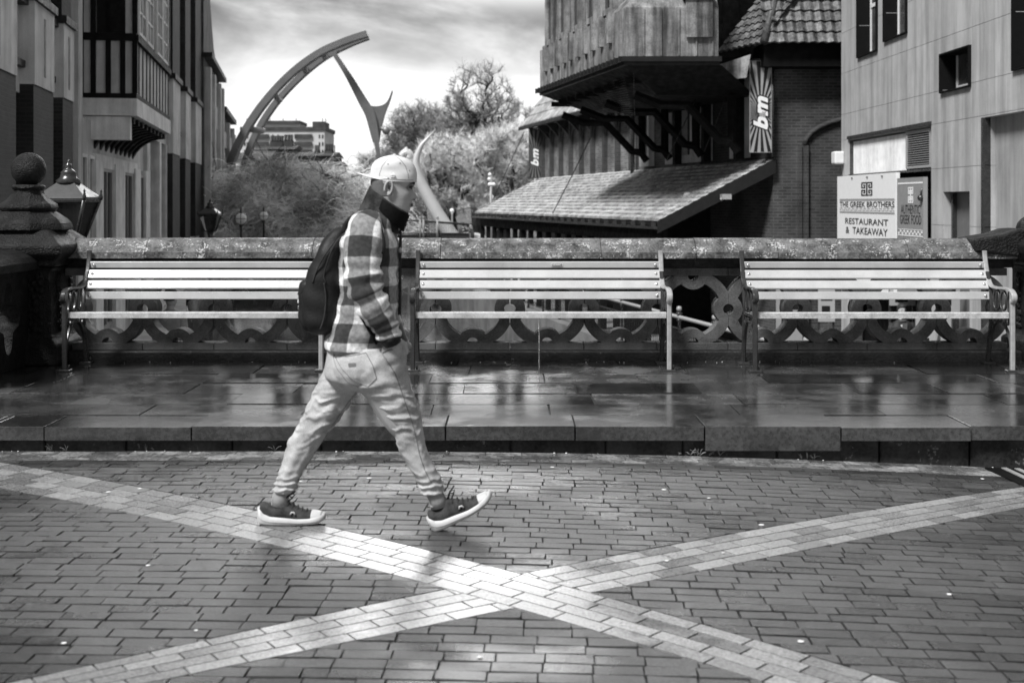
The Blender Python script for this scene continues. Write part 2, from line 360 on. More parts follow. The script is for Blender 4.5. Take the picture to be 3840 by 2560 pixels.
# band centre curves on the ground, traced as plan polylines
def gp(xs, ys):
    D = HC*F/(ys-HY)
    for _ in range(4): D = (HC-GZ(XX(xs, D)))*F/(ys-HY)
    return (XX(xs, D), D)
b1u = [gp(*p) for p in ((-300,1690),(110,1740),(475,1820),(940,1910),(1225,1979),(1551,2052),(1930,2146),(2230,2205),(2727,2370),(3050,2460),(3500,2600))]
b1l = [gp(*p) for p in ((-300,1790),(0,1812),(250,1870),(560,1950),(900,2012),(1290,2110),(1584,2179),(1905,2270),(2222,2354),(2736,2513),(2900,2570))]
b2u = [gp(*p) for p in ((-300,2640),(150,2545),(650,2420),(1170,2312),(1469,2222),(1930,2150),(2330,2072),(2740,2010),(3170,1935),(3530,1880),(3900,1805))]
b2l = [gp(*p) for p in ((350,2620),(700,2520),(1145,2443),(1510,2350),(1905,2270),(2240,2205),(2560,2160),(3000,2070),(3470,1985),(3840,1900),(4200,1830))]
def smooth_line(pts, deg=3):                 # least squares cubic y(x)
    import numpy as np
    x = np.array([p[0] for p in pts]); y = np.array([p[1] for p in pts]); c = np.polyfit(x, y, 2)
    return lambda t: float(np.polyval(c, t))
L1u, L1l, L2u, L2l = map(smooth_line, (b1u, b1l, b2u, b2l))
def clip(poly, fn):                          # keep fn(p) >= 0
    out = []
    for i in range(len(poly)):
        a_, b_ = poly[i], poly[(i+1) % len(poly)]; fa, fb = fn(a_), fn(b_)
        if fa >= 0: out.append(a_)
        if (fa >= 0) != (fb >= 0):
            t = fa/(fa-fb); out.append((a_[0]+(b_[0]-a_[0])*t, a_[1]+(b_[1]-a_[1])*t))
    return out
def paver(mb, poly, mi, h=0.0, c=.005, rnd=0.0):
    if len(poly) < 3: return
    ar = abs(sum(poly[i][0]*poly[(i+1)%len(poly)][1]-poly[(i+1)%len(poly)][0]*poly[i][1] for i in range(len(poly))))/2
    if ar < 4e-4: return
    cx_ = sum(p[0] for p in poly)/len(poly); cy_ = sum(p[1] for p in poly)/len(poly)
    n = len(poly); tx, ty = random.uniform(-rnd, rnd), random.uniform(-rnd, rnd); dz = random.uniform(-rnd, rnd)*.1
    def zz(x, y): return GZ(x)+h+dz+(x-cx_)*tx+(y-cy_)*ty
    top = []
    for x, y in poly:
        l = sqrt((x-cx_)**2+(y-cy_)**2)+1e-9; k = max(.2, 1-c*1.6/l); top.append((cx_+(x-cx_)*k, cy_+(y-cy_)*k))
    vs = [(x, y, GZ(x)-.03) for x, y in poly]+[(x, y, zz(x, y)) for x, y in poly]
    fs = [tuple(range(n, 2*n))]+[(i, (i+1)%n, n+(i+1)%n, n+i) for i in range(n)]
    mb.add(vs, fs, mi, random.random())
def ccw(poly):
    a_ = sum(poly[i][0]*poly[(i+1)%len(poly)][1]-poly[(i+1)%len(poly)][0]*poly[i][1] for i in range(len(poly)))
    return poly if a_ > 0 else poly[::-1]
road = MB()
RA = -0.035; ca, sa = cos(RA), sin(RA)
BW_, BH_ = 0.160, 0.080
def rot(u, v): return (u*ca-v*sa, 6.0+u*sa+v*ca)
EDGE = 6.82
for r in range(-54, 15):
    off = (r % 2)*.5*BW_+random.uniform(-.012, .012)
    wav = [random.uniform(-.004, .004) for _ in range(80)]
    u = -6.0+off; k = 0
    while u < 6.0:
        wj = random.uniform(-.007, .007); k += 1
        if random.random() < .03: wj -= .075
        u1 = u+BW_+wj
        g = .005+random.uniform(0, .0025); w = wav[k % 80]
        jx = .006
        q = [rot(u+g*.5, r*BH_+g*.80+w), rot(u1-g*.5, r*BH_+g*.80+w), rot(u1-g*.5, (r+1)*BH_-g*.80+w), rot(u+g*.5, (r+1)*BH_-g*.80+w)]
        q = [(x_+random.uniform(-.0022,.0022), y_+random.uniform(-.0022,.0022)) for x_, y_ in q]
        u = u1
        if q[0][1] < 2.8 or q[0][1] > EDGE or abs(q[0][0]) > q[0][1]*.47+1.7: continue
        q = clip(q, lambda p: EDGE-p[1])
        if len(q) < 3: continue
        for sd1 in (1, -1):
            p1 = clip(q, (lambda p: p[1]-L1u(p[0])-.004) if sd1 > 0 else (lambda p: L1l(p[0])-.004-p[1]))
            if len(p1) < 3: continue
            for sd2 in (1, -1):
                p2 = clip(p1, (lambda p: p[1]-L2u(p[0])-.004) if sd2 > 0 else (lambda p: L2l(p[0])-.004-p[1]))
                if len(p2) >= 3: paver(road, ccw(p2), 0, 0.0, .0015, .016)
# three courses of smoother wet setts along the step
for r in range(3):
    y0 = EDGE+.004+r*.083; x = -6+r*.07
    while x < 6.2:
        x1 = x+.205+random.uniform(-.01, .01)
        q = [(x+.002, y0+.002), (x1-.002, y0+.002), (x1-.002, y0+.079), (x+.002, y0+.079)]
        q2 = clip(q, lambda p: p[1]-L1u(p[0])-.004)
        if len(q2) > 2: paver(road, ccw(q2), 2, -.002, .007, .006)
        x = x1
# pale bands, four blocks wide
def band(Lu, Ll, x0, x1, other=None, nrow=4):
    for r in range(nrow):
        x = x0+(r % 2)*.085+(r//2)*.04
        while x < x1:
            xb = x+.165*.93+random.uniform(-.006, .006)
            def pt(x_, f_):    # shear so that cross joints are square to the band
                s = (Lu(x_+.01)-Lu(x_-.01))/.02
                w = Lu(x_)-Ll(x_); nx = -s/(1+s*s)*w*(f_-.5)
                xx = x_+nx; return (xx, Ll(xx)+(Lu(xx)-Ll(xx))*f_)
            f0, f1 = r/nrow+.012, (r+1)/nrow-.012
            q = [pt(x+.0032, f0), pt(xb-.0032, f0), pt(xb-.0032, f1), pt(x+.0032, f1)]
            x = xb
            if abs(q[0][0]) > q[0][1]*.5+1.7 or q[0][1] < 2.7: continue
            q = clip(q, lambda p: EDGE+.08-p[1])
            if len(q) < 3: continue
            if other:
                Ou, Ol = other
                for s_ in (1, -1):
                    p1 = clip(q, (lambda p: p[1]-Ou(p[0])-.003) if s_ > 0 else (lambda p: Ol(p[0])-.003-p[1]))
                    if len(p1) >= 3: paver(road, ccw(p1), 1, .0, .002, .003)
            else: paver(road, ccw(q), 1, .0, .002, .003)
band(L1u, L1l, -3.9, 2.6); band(L2u, L2l, -3.2, 4.4, (L1u, L1l))
# bed of sand under the pavers and plain paving beyond the modelled part
for i in range(60):
    xa, xb = -15+i*.5, -14.5+i*.5
    road.quad((xa,-12,GZ(xa)-.010),(xb,-12,GZ(xb)-.010),(xb,KY,GZ(xb)-.010),(xa,KY,GZ(xa)-.010), 3)
random.seed(5)
for i in range(20):                           # trodden gum
    y = random.uniform(3.5, 6.8); x = random.uniform(-.42, .42)*y; r_ = random.uniform(.007, .014)
    road.add([(x+r_*cos(k*pi/4)*random.uniform(.8,1.2), y+r_*sin(k*pi/4), GZ(x)+.0035) for k in range(8)]+[(x,y,GZ(x)+.006)], [(k,(k+1)%8,8) for k in range(8)], 4, .5)
struct(road, 'road', [M['brick_pave'], M['pale_pave'], M['sett'], M['joint'], M['gum']])
# bridge body below the platform
pl = MB()
pl.box(-14, 14, KY+.055, 10.32, -4.2, PZ-.08)
xs_ = [-7.2]
random.seed(3)
while xs_[-1] < 7: xs_.append(xs_[-1]+random.uniform(.42, .62))
for a_, b_ in zip(xs_, xs_[1:]): pl.cbox(a_+.004, b_-.004, KY+.02+random.uniform(0,.012), KY+.07, -.3, PZ-.076+random.uniform(-.004,0), .008, 0, random.random())
pl.quad((-6,KY+.03,PZ-.011),(6,KY+.03,PZ-.011),(6,10.0,PZ-.011),(-6,10.0,PZ-.011),1)
struct(pl, 'bridge_deck', [M['kerbface'], M['joint']])
sb = MB()
rows = [7.045, 7.447, 7.852, 8.29, 8.757, 9.236, 9.75, 10.06]
kx = [-7, -6, -5, -3.9, -3.05, XX(0,7.2)+.0, XX(178,7.1), XX(545+0,7.1)+.28, XX(1130,7.1), XX(1670,7.05), XX(2157,7.05), XX(2642,7.05), XX(3152,7.05), XX(3640,7.05), XX(4150,7.05), 5.0, 6.0, 7.0]
kx = sorted(kx)
for r in range(7):
    y0, y1 = rows[r], rows[r+1]
    if r == 0: js = kx
    else:
        js = [-7]
        while js[-1] < 7: js.append(js[-1]+random.uniform(.55, 1.25))
    for a_, b_ in zip(js, js[1:]):
        dz = random.uniform(-.004, .004); g = .004
        th = .078 if r == 0 else .05
        if r == 0 and abs(a_-XX(2642,7.05)) < .02: th = .135; dz = .004; y_ = y0-.012
        elif r == 0: y_ = y0+random.uniform(-.012, .012)
        else: y_ = y0
        sk = random.uniform(-.02, .02)
        c = .002 if r == 0 else .0004
        b0 = len(sb.v); sb.cbox(a_+g*.9, b_-g*.9, y_+g*.4, y1-.019, PZ-th, PZ+dz, c, 0, random.random() if r else .35+.4*random.random())
        tx, ty = random.uniform(-.003,.003), random.uniform(-.004,.004)
        for v in sb.v[b0:]:
            v.x += sk*(v.y-y0) if r else 0
            if v.z > PZ-.03: v.z += (v.x-(a_+b_)/2)*tx+(v.y-y0)*ty
struct(sb, 'pavement', M['slab'])
# litter / small chips along the foot of step and wall
# drain channel at the right end of the road
dr = thing('drain_grating', (2.75, 6.6, GZ(2.7)), 'slotted metal drain grating at the foot of the step, far right', 'drain')
d = MB()
for k in range(4):
    x_ = 2.80+k*.075
    d.prism([(x_,7.02,GZ(x_)+.012),(x_+.03,7.02,GZ(x_)+.012),(x_+.09,6.2,GZ(x_+.05)+.012),(x_+.06,6.2,GZ(x_+.05)+.012)], (0,0,-.03))
d.build('bar', M['ironlight'], dr)
d = MB(); d.prism([(2.71,7.03,GZ(2.7)+.006),(3.05,7.03,GZ(3)+.006),(3.12,6.15,GZ(3.1)+.006),(2.78,6.15,GZ(2.8)+.006)], (0,0,-.03)); d.build('channel', M['black'], dr)

# ------------------------------------------------------------------ parapet
WY0, WY1 = 10.06, 10.22                       # pierced panel
def wx(xs): return XX(xs, 10.1)
cen = [408,672,942,1219,1496,1773,2051,2327,2597,2858,3117,3377,3638]
ZS, ZT = .303, .852
par = thing('parapet_wall', (0, 10.1, PZ), 'stone bridge parapet of pierced interlaced rings under a lichened coping, behind the benches', 'parapet')
pz = MB(); pz.cbox(-3.75, 4.6, 9.98, 10.3, PZ-.05, .243, .012)
pz.build('plinth', M['darkstone'], par)
pr = MB()
cb_ = [250]+[(a_+b_)/2 for a_, b_ in zip(cen, cen[1:])]+[3770]
for i in range(13):
    x0, x1 = wx(cb_[i])+.002, wx(cb_[i+1])-.002
    pr.cbox(x0, x1, WY0-.004, WY1+.004, .245, ZS-.001, .004)
    pr.cbox(x0, x1, WY0-.002, WY1+.002, ZT+.001, .914, .004)
pr.build('rail', M['stone'], par)
fr = MB(); 
for a_, b_ in ((250,1180),(1180,1902),(1902,2602),(2602,3360),(3360,3800)): fr.box(wx(a_)+.002, wx(b_)-.002, WY0+.03, WY1, .916, .999)
fr.build('frieze', M['darkstone'], par)
cz = (ZS+ZT)/2; Rp = (cen[1]-cen[0])*10.1/F/2
def arc(cx_, cz_, r, a0, a1, n): return [(cx_+r*cos(a0+(a1-a0)*i/n), cz_+r*sin(a0+(a1-a0)*i/n)) for i in range(n+1)]
H = (ZT-ZS)/2
for i in range(13):
    hw = (wx(cb_[i+1])-wx(cb_[i]))/2 if 0 < i < 12 else Rp
    sx = hw/.2865; c0 = wx(cen[i])
    Ro, Ri, rl, rh = .313, .226, .118, .0425
    W_ = .2865; g = .003
    # outline of one panel, spandrel bites at the corners and half/quarter holes on the sides
    ys = sqrt(Ro*Ro-W_*W_)                    # where the outer circle meets the panel side
    xt = sqrt(Ro*Ro-H*H)                      # where it meets the rail
    a_s = atan2(ys, W_); a_t = atan2(H, xt)
    cc = c0
    def mir(pts, fx, fz): return [(fx*x, fz*z) for x, z in pts]
    q1 = [(W_-g, rh)]+[(W_-g, ys)]+arc(0,0,Ro,a_s,a_t,10)+[(xt, H)]
    side = arc(W_-g, 0, rh, -pi/2, -3*pi/2, 14)   # half hole at right side going from bottom to top
    outl = []
    # start bottom-right, go counter clockwise
    outl += [(xt,-H)]+mir(arc(0,0,Ro,a_t,a_s,10),1,-1)+[(W_-g,-ys)]+side+[(W_-g,ys)]+arc(0,0,Ro,a_s,a_t,10)+[(xt,H)]
    top = [(rh, H)]+arc(0,H,rh,0,-pi,12)+[(-rh,H)]
    outl += top+[(-xt,H)]+mir(arc(0,0,Ro,a_t,a_s,10),-1,1)+[(-W_+g,ys)]+[( -W_+g-0+x_-0, z_) for x_, z_ in [(rh*cos(pi/2-t*pi/14), rh*sin(pi/2-t*pi/14)) for t in range(15)]]+[(-W_+g,-ys)]
    outl += mir(arc(0,0,Ro,a_s,a_t,10),-1,-1)+[(-xt,-H),(-rh,-H)]+arc(0,-H,rh,pi,0,12)+[(rh,-H)]
    # inner quatrefoil-like opening: circle Ri minus lobes of radius rl
    inner = []
    def lobe_pts(cx_, cz_, a0, a1): return arc(cx_, cz_, rl, a0, a1, 12)
    # cusps between circle Ri and lobe circle centred at distance d
    def cusp(d):
        t = (Ri*Ri-rl*rl+d*d)/(2*d); return t, sqrt(max(1e-6, Ri*Ri-t*t))
    tx, hx = cusp(W_); tz, hz = cusp(H+.004)
    aR = atan2(hx, tx); aT = atan2(tz, hz)
    inner += arc(0,0,Ri,aR,aT,10)                                       # right lobe -> top lobe
    b0 = atan2(tz-(H+.004), hz); b1 = atan2(tz-(H+.004), -hz)
    if b0 > 0: b0 -= 2*pi
    if b1 > b0: b1 -= 2*pi
    inner += arc(0,H+.004,rl,b0,b1,14)
    inner += arc(0,0,Ri,pi-aT,pi-aR,10)
    lb = atan2(hx, -W_*-1-tx if False else (W_-tx)); 
    inner += arc(-W_,0,rl,lb,-lb,14)
    inner += arc(0,0,Ri,pi+aR,pi+aT,10)
    inner += [(x,-z) for x,z in reversed(arc(0,H+.004,rl,b0,b1,14))]
    inner += arc(0,0,Ri,2*pi-aT,2*pi-aR,10)
    inner += [(-x,z) for x,z in reversed(arc(-W_,0,rl,lb,-lb,14))]
    def cleanup(l):
        o = []
        for p in l:
            if not o or abs(p[0]-o[-1][0])+abs(p[1]-o[-1][1]) > 1e-5: o.append(p)
        while abs(o[0][0]-o[-1][0])+abs(o[0][1]-o[-1][1]) < 1e-5: o.pop()
        return o
    vs, fs = shape_mesh([cleanup(outl), cleanup(inner)], WY1-WY0)
    pm = MB(); pm.add([Vector((c0+v.x*sx, (WY0+WY1)/2+v.y, cz+v.z)) for v in vs], fs)
    pm.build('ring_panel', M['stone'], par)
cp = MB()
cj = [250,560,1180,1655,2250,2602,2905,3390,3790]
prof = [(9.955,.998),(9.955,1.047),(9.975,1.052),(9.99,1.075),(10.03,1.115),(10.08,1.145),(10.14,1.158),(10.2,1.145),(10.26,1.105),(10.31,1.05),(10.32,.998)]
for a_, b_ in zip(cj, cj[1:]):
    dz = random.uniform(-.003,.003); x0, x1 = wx(a_)+.0025, wx(b_)-.0025; nseg = 6
    rings = [[(x0+(x1-x0)*k/nseg, y, z+dz) for y, z in prof] for k in range(nseg+1)]
    cp.loft(rings, smooth=False)
cp.build('coping', M['coping'], par)

# ------------------------------------------------------------------ end piers
def pier(base, label, ball, dx):
    t = thing('parapet_pier', base, label, 'stone pier', 'piers at the ends of the parapet')
    b = Vector(base); q = pi/4
    s = MB()
    s.lathe(b, [(.42*1.2,0),(.42*1.2,.16),(.36*1.2,.20),(.34*1.2,.24),(.34*1.2,.74),(.37*1.2,.77)], sq=4, rot=q); s.build('shaft', M['pierstone'], t, bevel=.012)
    s = MB()                                   # carved foliage strip panels on the shaft faces
    random.seed(4)
    for sx_ in (-.17, .17):
        for k in range(9):
            for j in range(3): s.sphere(b+Vector((sx_+random.uniform(-.045,.045), -.29, .27+k*.053+random.uniform(-.01,.01))), random.uniform(.018,.032), 8, sc=(1,.6,1))
    for sy_ in (-.12, .14):
        for k in range(9):
            for j in range(3): s.sphere(b+Vector((.29*dx, sy_+random.uniform(-.04,.04), .27+k*.053)), random.uniform(.018,.03), 8, sc=(.6,1,1))
    s.build('carved_foliage', M['pierstone'], t)
    s = MB(); s.lathe(b, [(.46,.775),(.49,.79),(.49,.83),(.53,.85),(.57,.88),(.58,.93),(.575,.955),(.54,.97),(.45,1.02),(.36,1.07)], sq=4, rot=q); s.build('cornice', M['pierstone'], t, bevel=.012)
    s = MB(); s.lathe(b, [(.35,1.065),(.345,1.09),(.335,1.12),(.31,1.15),(.25,1.19),(.20,1.225)], sq=8, rot=pi/8); s.lathe(b, [(.215,1.22),(.235,1.245),(.225,1.275),(.18,1.305),(.15,1.335),(.125,1.36),(.115,1.40)], sq=8, rot=pi/8)
    s.lathe(b, [(.11,1.39),(.13,1.40),(.135,1.415),(.125,1.43),(.09,1.435)], 24); s.build('cap', M['pierstone'], t, bevel=.012)
    if ball:
        s = MB(); s.sphere(b+Vector((0,0,1.56)), .138, 36); s.build('ball_finial', M['pierstone'], t)
    return t
pier((-3.96, 10.05, PZ), 'dark stone pier topped by a ball finial, beside the lantern', True, 1)
pr_ = pier((4.50, 10.05, PZ), 'dark stone pier at the right end of the parapet, cut by the photo edge', True, -1)
s = MB(); s.prism([(3.74,9.93,1.155),(3.98,9.93,1.195),(4.10,9.93,1.235),(4.2,9.93,1.24),(4.2,9.93,1.0),(3.76,9.93,1.05)], (0,.42,0)); s.build('sloping_cap_stone', M['pierstone'], pr_, bevel=.02)
# short return parapet at far left, running towards the viewer
rp = thing('return_parapet', (-3.95, 9.2, PZ), 'dark return parapet with pierced quatrefoils running towards the viewer at the far left', 'parapet')
vs, fs = shape_mesh([[(-.9,0),(.75,0),(.75,.75),(-.9,.75)], [(x*.8+.38, z) for x, z in [(.22*(1+.28*cos(4*t))*cos(t), .40+.22*(1+.28*cos(4*t))*sin(t)) for t in [2*pi*k/40 for k in range(40)]]],
   [(x*.8-.35, z) for x, z in [(.22*(1+.28*cos(4*t))*cos(t), .40+.22*(1+.28*cos(4*t))*sin(t)) for t in [2*pi*k/40 for k in range(40)]]]], .16)
s = MB(); s.add([Vector((-3.93+v.y, 9.0+v.x, PZ+v.z)) for v in vs], fs); s.build('pierced_panel', M['pierstone'], rp)
s = MB(); rings = []
for y_ in (8.1, 8.6, 9.2, 9.75): rings.append([(-3.93+a_, y_, PZ+z) for a_, z in ((-.17,.76),(.17,.76),(.18,.82),(.15,.86),(.08,.90),(0,.92),(-.08,.90),(-.15,.86),(-.18,.82))])
s.loft(rings, smooth=False); s.build('coping', M['pierstone'], rp)
# ------------------------------------------------------------------ benches
def make_bench(base, label):
    t = thing('park_bench', base, label, 'bench', 'painted slat benches in front of the parapet')
    b = Vector(base); HWD = .965
    bs = [(.535,.786,8,.053),(.495,.711,-32,.078),(.452,.63,-36,.078),(.425,.546,-6,.062)]   # y, z, tilt deg, height
    # back slats: bottom edge leans forward so faces tilt to the sky
    for y, z, tl, hh in bs:
        s = MB(); c, n_ = cos(radians(tl)), sin(radians(tl)); h2 = hh/2*.98
        up = Vector((0, -n_, c)) if True else None
        nrm = Vector((0, -c, -n_))
        up = Vector((0, sin(radians(-tl)), cos(radians(tl)))); nrm = Vector((0, -cos(radians(tl)), sin(radians(-tl))))
        th = .020
        p = [(-HWD, -h2, th/2), (HWD, -h2, th/2)]
        o_ = b+Vector((0, y, z))
        def q(x, u, w): return o_+Vector((x,0,0))+up*u+nrm*w
        e_ = .004
        sec = [(-h2+e_,th/2),(h2-e_,th/2),(h2,th/2-e_),(h2,-th/2+e_),(h2-e_,-th/2),(-h2+e_,-th/2),(-h2,-th/2+e_),(-h2,th/2-e_)]
        s.loft([[q(x, u, w) for u, w in sec] for x in (-HWD, -.3, .3, HWD)], smooth=False)
        so_ = s.build('back_slat', M['slat'], t)
        for sx_ in (-1, 1):
            s = MB(); c_ = q(sx_*(HWD-.03), 0, th/2)
            s.loft([[c_+(Vector((1,0,0))*cos(2*pi*k/12)+up*sin(2*pi*k/12))*r_+nrm*w_ for k in range(12)] for r_, w_ in ((.0125,-.001),(.0125,.003),(.0105,.0075),(.006,.010),(.0005,.011))])
            s.build('bolt', M['steel'], so_, base=b)
    # seat slats
    for k, y in enumerate((.03, .105, .175, .245, .315, .375)):
        s = MB(); z = .445-.02*(y/.4)**1.0-(.006 if k else 0)
        if k == 0: s.cbox(-HWD+.0, HWD, y-.018, y+.026, .404, .449, .006)
        else: s.cbox(-HWD+.005, HWD-.005, y-.026, y+.026, z-.022, z, .004)
        for v in s.v: v += b
        s.build('seat_slat', M['seatslat'], t)
    for sd in (-1, 1):
        X = sd*(HWD+.016)
        s = MB()
        def bar(pts, r, fl=.55, n=8, xo=0): s.tube([b+Vector((X+xo, y, z)) for y, z in pts], r, n, flat=1.0)
        def crv(pts, n=6):
            out = []; 
            for i in range(len(pts)-1):
                p0 = pts[max(i-1,0)]; p1 = pts[i]; p2 = pts[i+1]; p3 = pts[min(i+2,len(pts)-1)]
                for k in range(n):
                    u = k/n
                    out.append(tuple(.5*((2*p1[j])+(-p0[j]+p2[j])*u+(2*p0[j]-5*p1[j]+4*p2[j]-p3[j])*u*u+(-p0[j]+3*p1[j]-3*p2[j]+p3[j])*u**3) for j in (0,1)))
            out.append(pts[-1]); return out
        def ribbon(pts, w, th):      # flat bar: w across x, th in the y-z plane
            rings = []
            for i, (y, z) in enumerate(pts):
                y0_, z0_ = pts[max(i-1,0)]; y1_, z1_ = pts[min(i+1,len(pts)-1)]; l = sqrt((y1_-y0_)**2+(z1_-z0_)**2)+1e-9
                ny, nz_ = -(z1_-z0_)/l, (y1_-y0_)/l
                tt = th if not callable(th) else th(i/(len(pts)-1)); ww = w if not callable(w) else w(i/(len(pts)-1))
                rings.append([b+Vector((X+sx_*ww/2, y+ny*sn*tt/2, z+nz_*sn*tt/2)) for sx_, sn in ((-1,-.6),(-.6,-1),(.6,-1),(1,-.6),(1,.6),(.6,1),(-.6,1),(-1,.6))])
            s.loft(rings, smooth=False)
        # back post sweeping forward into the arm with a curled end
        ribbon(crv([(.555,.90),(.545,.84),(.505,.73),(.455,.655),(.40,.625),(.28,.618),(.14,.625),(.03,.618),(-.025,.59),(-.035,.555),(-.015,.53),(.005,.545)]), lambda u: .042 if u > .4 else .036, lambda u: .02 if u < .75 else .026)
        ribbon([(.005,.60),(.0,.45),(-.002,.2),(0,.012)], .036, .036)
        s.build('arm_frame', M['ironlight'] if sd > 0 else M['iron'], t)  # right arm paler than the left: lit side put into the paint
        s = MB()
        ribbon(crv([(.50,.73),(.455,.62),(.415,.52),(.40,.44),(.42,.28),(.46,.12),(.48,.012)]), .034, .034)
        ribbon([(.0,.425),(.2,.418),(.41,.41)], .034, .03)
        ribbon(crv([(.02,.12),(.05,.24),(.13,.33),(.23,.36),(.33,.33),(.42,.22),(.455,.10)]), .022, .018)
        ribbon(crv([(.06,.60),(.09,.54),(.075,.47),(.04,.44)]), .02, .016)
        for (cy_, cz_, ry, rz) in ((.17,.525,.055,.075),(.30,.525,.06,.08),(.235,.39,.025,.022),(.10,.375,.03,.03),(.36,.36,.03,.03)):
            ribbon([(cy_+ry*cos(2*pi*k/20), cz_+rz*sin(2*pi*k/20)) for k in range(21)], .018, .012)
        ribbon([(.30,.605),(.32,.44)], .016, .012)
        s.build('scroll_frame', M['iron'], t)
        for fy in (0, .48):
            s = MB(); s.cbox(X-.048, X+.048, fy-.035, fy+.035, 0.0, .014, .004); s.lathe((X+.03, fy+.005, .012), [(.008,0),(.008,.03),(.006,.034)], 8)
            for v in s.v: v += b
            s.build('foot_plate', M['iron'], t)
    return t
BY = 9.38
b1 = make_bench((-2.44, BY, PZ), 'slatted bench on the left, partly hidden behind the walking man')
b2 = copy_tree(b1); b2.location = (.222, BY, PZ); b2['label'] = 'middle slatted bench with a name plate on its top slat, chain under its seat'
b3 = copy_tree(b1); b3.location = (2.834, BY-.03, PZ); b3['label'] = 'slatted bench on the right, in front of the pier and below the white restaurant sign'
b2['_b'] = (.222, BY, PZ)
np_ = MB(); o_ = Vector((.222+.14-.0, BY+.535-.013, PZ+.787))
np_.box(o_.x-.045, o_.x+.045, o_.y-.002, o_.y+.003, o_.z-.012, o_.z+.010)
pn = np_.build('name_plate', M['signwhite'], b2)
tx = MB(); tx.box(o_.x-.042, o_.x+.042, o_.y-.0035, o_.y-.001, o_.z-.0095, o_.z+.0075, 0)
put_text(tx, 'SGAMO', (o_.x, o_.y-.005, o_.z-.001), (1,0,0), (0,0,1), .074, .011, mi=1, bold=.02); tx.build('lettering', [M['ink'], M['letter']], pn, base=(.222, BY, PZ))
ch = MB(); x_ = XX(2022, BY); z_ = PZ+.40
k = 0
while z_ > PZ+.012:
    a_ = (k % 2)*pi/2; r_ = .0045
    ch.tube([(x_+r_*cos(q_*pi/4)*cos(a_), BY+.02+r_*cos(q_*pi/4)*sin(a_), z_-.006+.0075*sin(q_*pi/4)) for q_ in range(9)], .0014, 4, cap=False)
    z_ -= .0105; k += 1
tag(ch.build('chain', M['steel'], base=(x_, BY+.02, PZ)), 'thin metal chain hanging from the seat of the middle bench to the paving', 'chain')
# ------------------------------------------------------------------ river setting behind the bridge
s = MB(); s.box(-700, 700, 10.4, 1600, -6.2, -6.0); struct(s, 'ground', M['grass'])
s = MB(); s.quad((-16,10.4,-3.7),(12,10.4,-3.7),(-6,75,-3.7),(-34,75,-3.7)); struct(s, 'water', M['water'])
def Lx(D, off=0): return -4.79-.178*D+off            # left facade line
def Bx(D, off=0): return 12.99-.22*D+off             # store facade line (canopy eave is 2.8 nearer the river)
s = MB()   # left quay
s.hexa([(Lx(11)-9,11,-6),(Lx(11)+1.1,11,-6),(Lx(75)+1.1,75,-6),(Lx(75)-30,75,-6),(Lx(11)-9,11,-2.3),(Lx(11)+1.1,11,-2.3),(Lx(75)+1.1,75,-2.3),(Lx(75)-30,75,-2.3)])
struct(s, 'riverside_path', [M['quay']])
s = MB()   # right quay
s.hexa([(Bx(11)-3.35,11,-6),(26,11,-6),(40,75,-6),(Bx(75)-3.35,75,-6),(Bx(11)-3.35,11,-2.2),(26,11,-2.2),(40,75,-2.2),(Bx(75)-3.35,75,-2.2)])
struct(s, 'riverside_path', [M['quay']])
s = MB(); s.hexa([(-90,70,-6.1),(60,70,-6.1),(200,420,-6.1),(-300,420,-6.1),(-90,72,-2.0),(60,72,-2.0),(200,420,-1.0),(-300,420,-1.0)]); struct(s, 'riverbank', M['grass'])

# ------------------------------------------------------------------ left riverside building
LU = Vector((-.178, 1, 0)); LN = Vector((1, .178, 0)).normalized()
def LP(D, v, z): return Vector((Lx(D), D, 0))+LN*v+Vector((0,0,z))
def lb(mb, D0, D1, v0, v1, z0, z1, mi=0):
    mb.hexa([LP(D0,v0,z0),LP(D0,v1,z0),LP(D1,v1,z0),LP(D1,v0,z0),LP(D0,v0,z1),LP(D0,v1,z1),LP(D1,v1,z1),LP(D1,v0,z1)], mi)
def LD(xs): return -4.79/((xs-1920)/F+.178)
LB = thing('riverside_building', LP(18,0,-2.3), 'tall brick and pale render building with timber framed oriel along the left bank', 'building')
s = MB(); lb(s, 15, 60.2, -9, -.35, -2.3, 16); s.build('wall', M['lbrick'], LB)
pier_b, pier_r, strg, lowtrim = PL('brick_pier', M['lbrickdark'], LB), PL('render_band', M['render'], LB), PL('string_course', M['darkstone'], LB), PL('stone_trim', [M['renderlow'], M['darkstone']], LB)
# bays: (xs0, xs1, projection)
piers = [(-260,-160),(-90,62),(128,202),(238,276)]
def LDv(xs, v=.3): return (-4.79+v*1.0157)/((xs-1920)/F+.178)
for a_, b_ in piers:
    d0, d1 = LDv(a_), LDv(b_)
    lb(pier_b, d0, d1, -.36, .28, -2.3, 3.5); lb(pier_r, d0, d1, -.36, .30, 3.502, 4.95)
    lb(strg, d0-.05, d1+.05, -.34, .36, 4.952, 5.1); lb(pier_b, d0+.05, d1-.05, -.36, .25, 5.102, 13)
    m_ = (d0+d1)/2; w_ = .09
    lb(lowtrim, m_-w_, m_+w_, .301, .303, 3.7, 4.75, 1)
for a_, b_ in zip(piers, piers[1:]):
    d0, d1 = LDv(a_[1])+.002, LDv(b_[0])-.002
    lb(pier_r, d0, d1, -.34, .05, 3.35, 3.78); lb(strg, d0, d1, -.34, .15, 3.782, 3.9); lb(pier_r, d0, d1, -.34, .03, 3.902, 4.86); lb(strg, d0, d1, -.34, .2, 4.862, 5.0)
for a_, b_ in [(276,292),(540,552)]: lb(pier_r, LD(a_), LD(b_), -.36, .1, -2.3, 12)
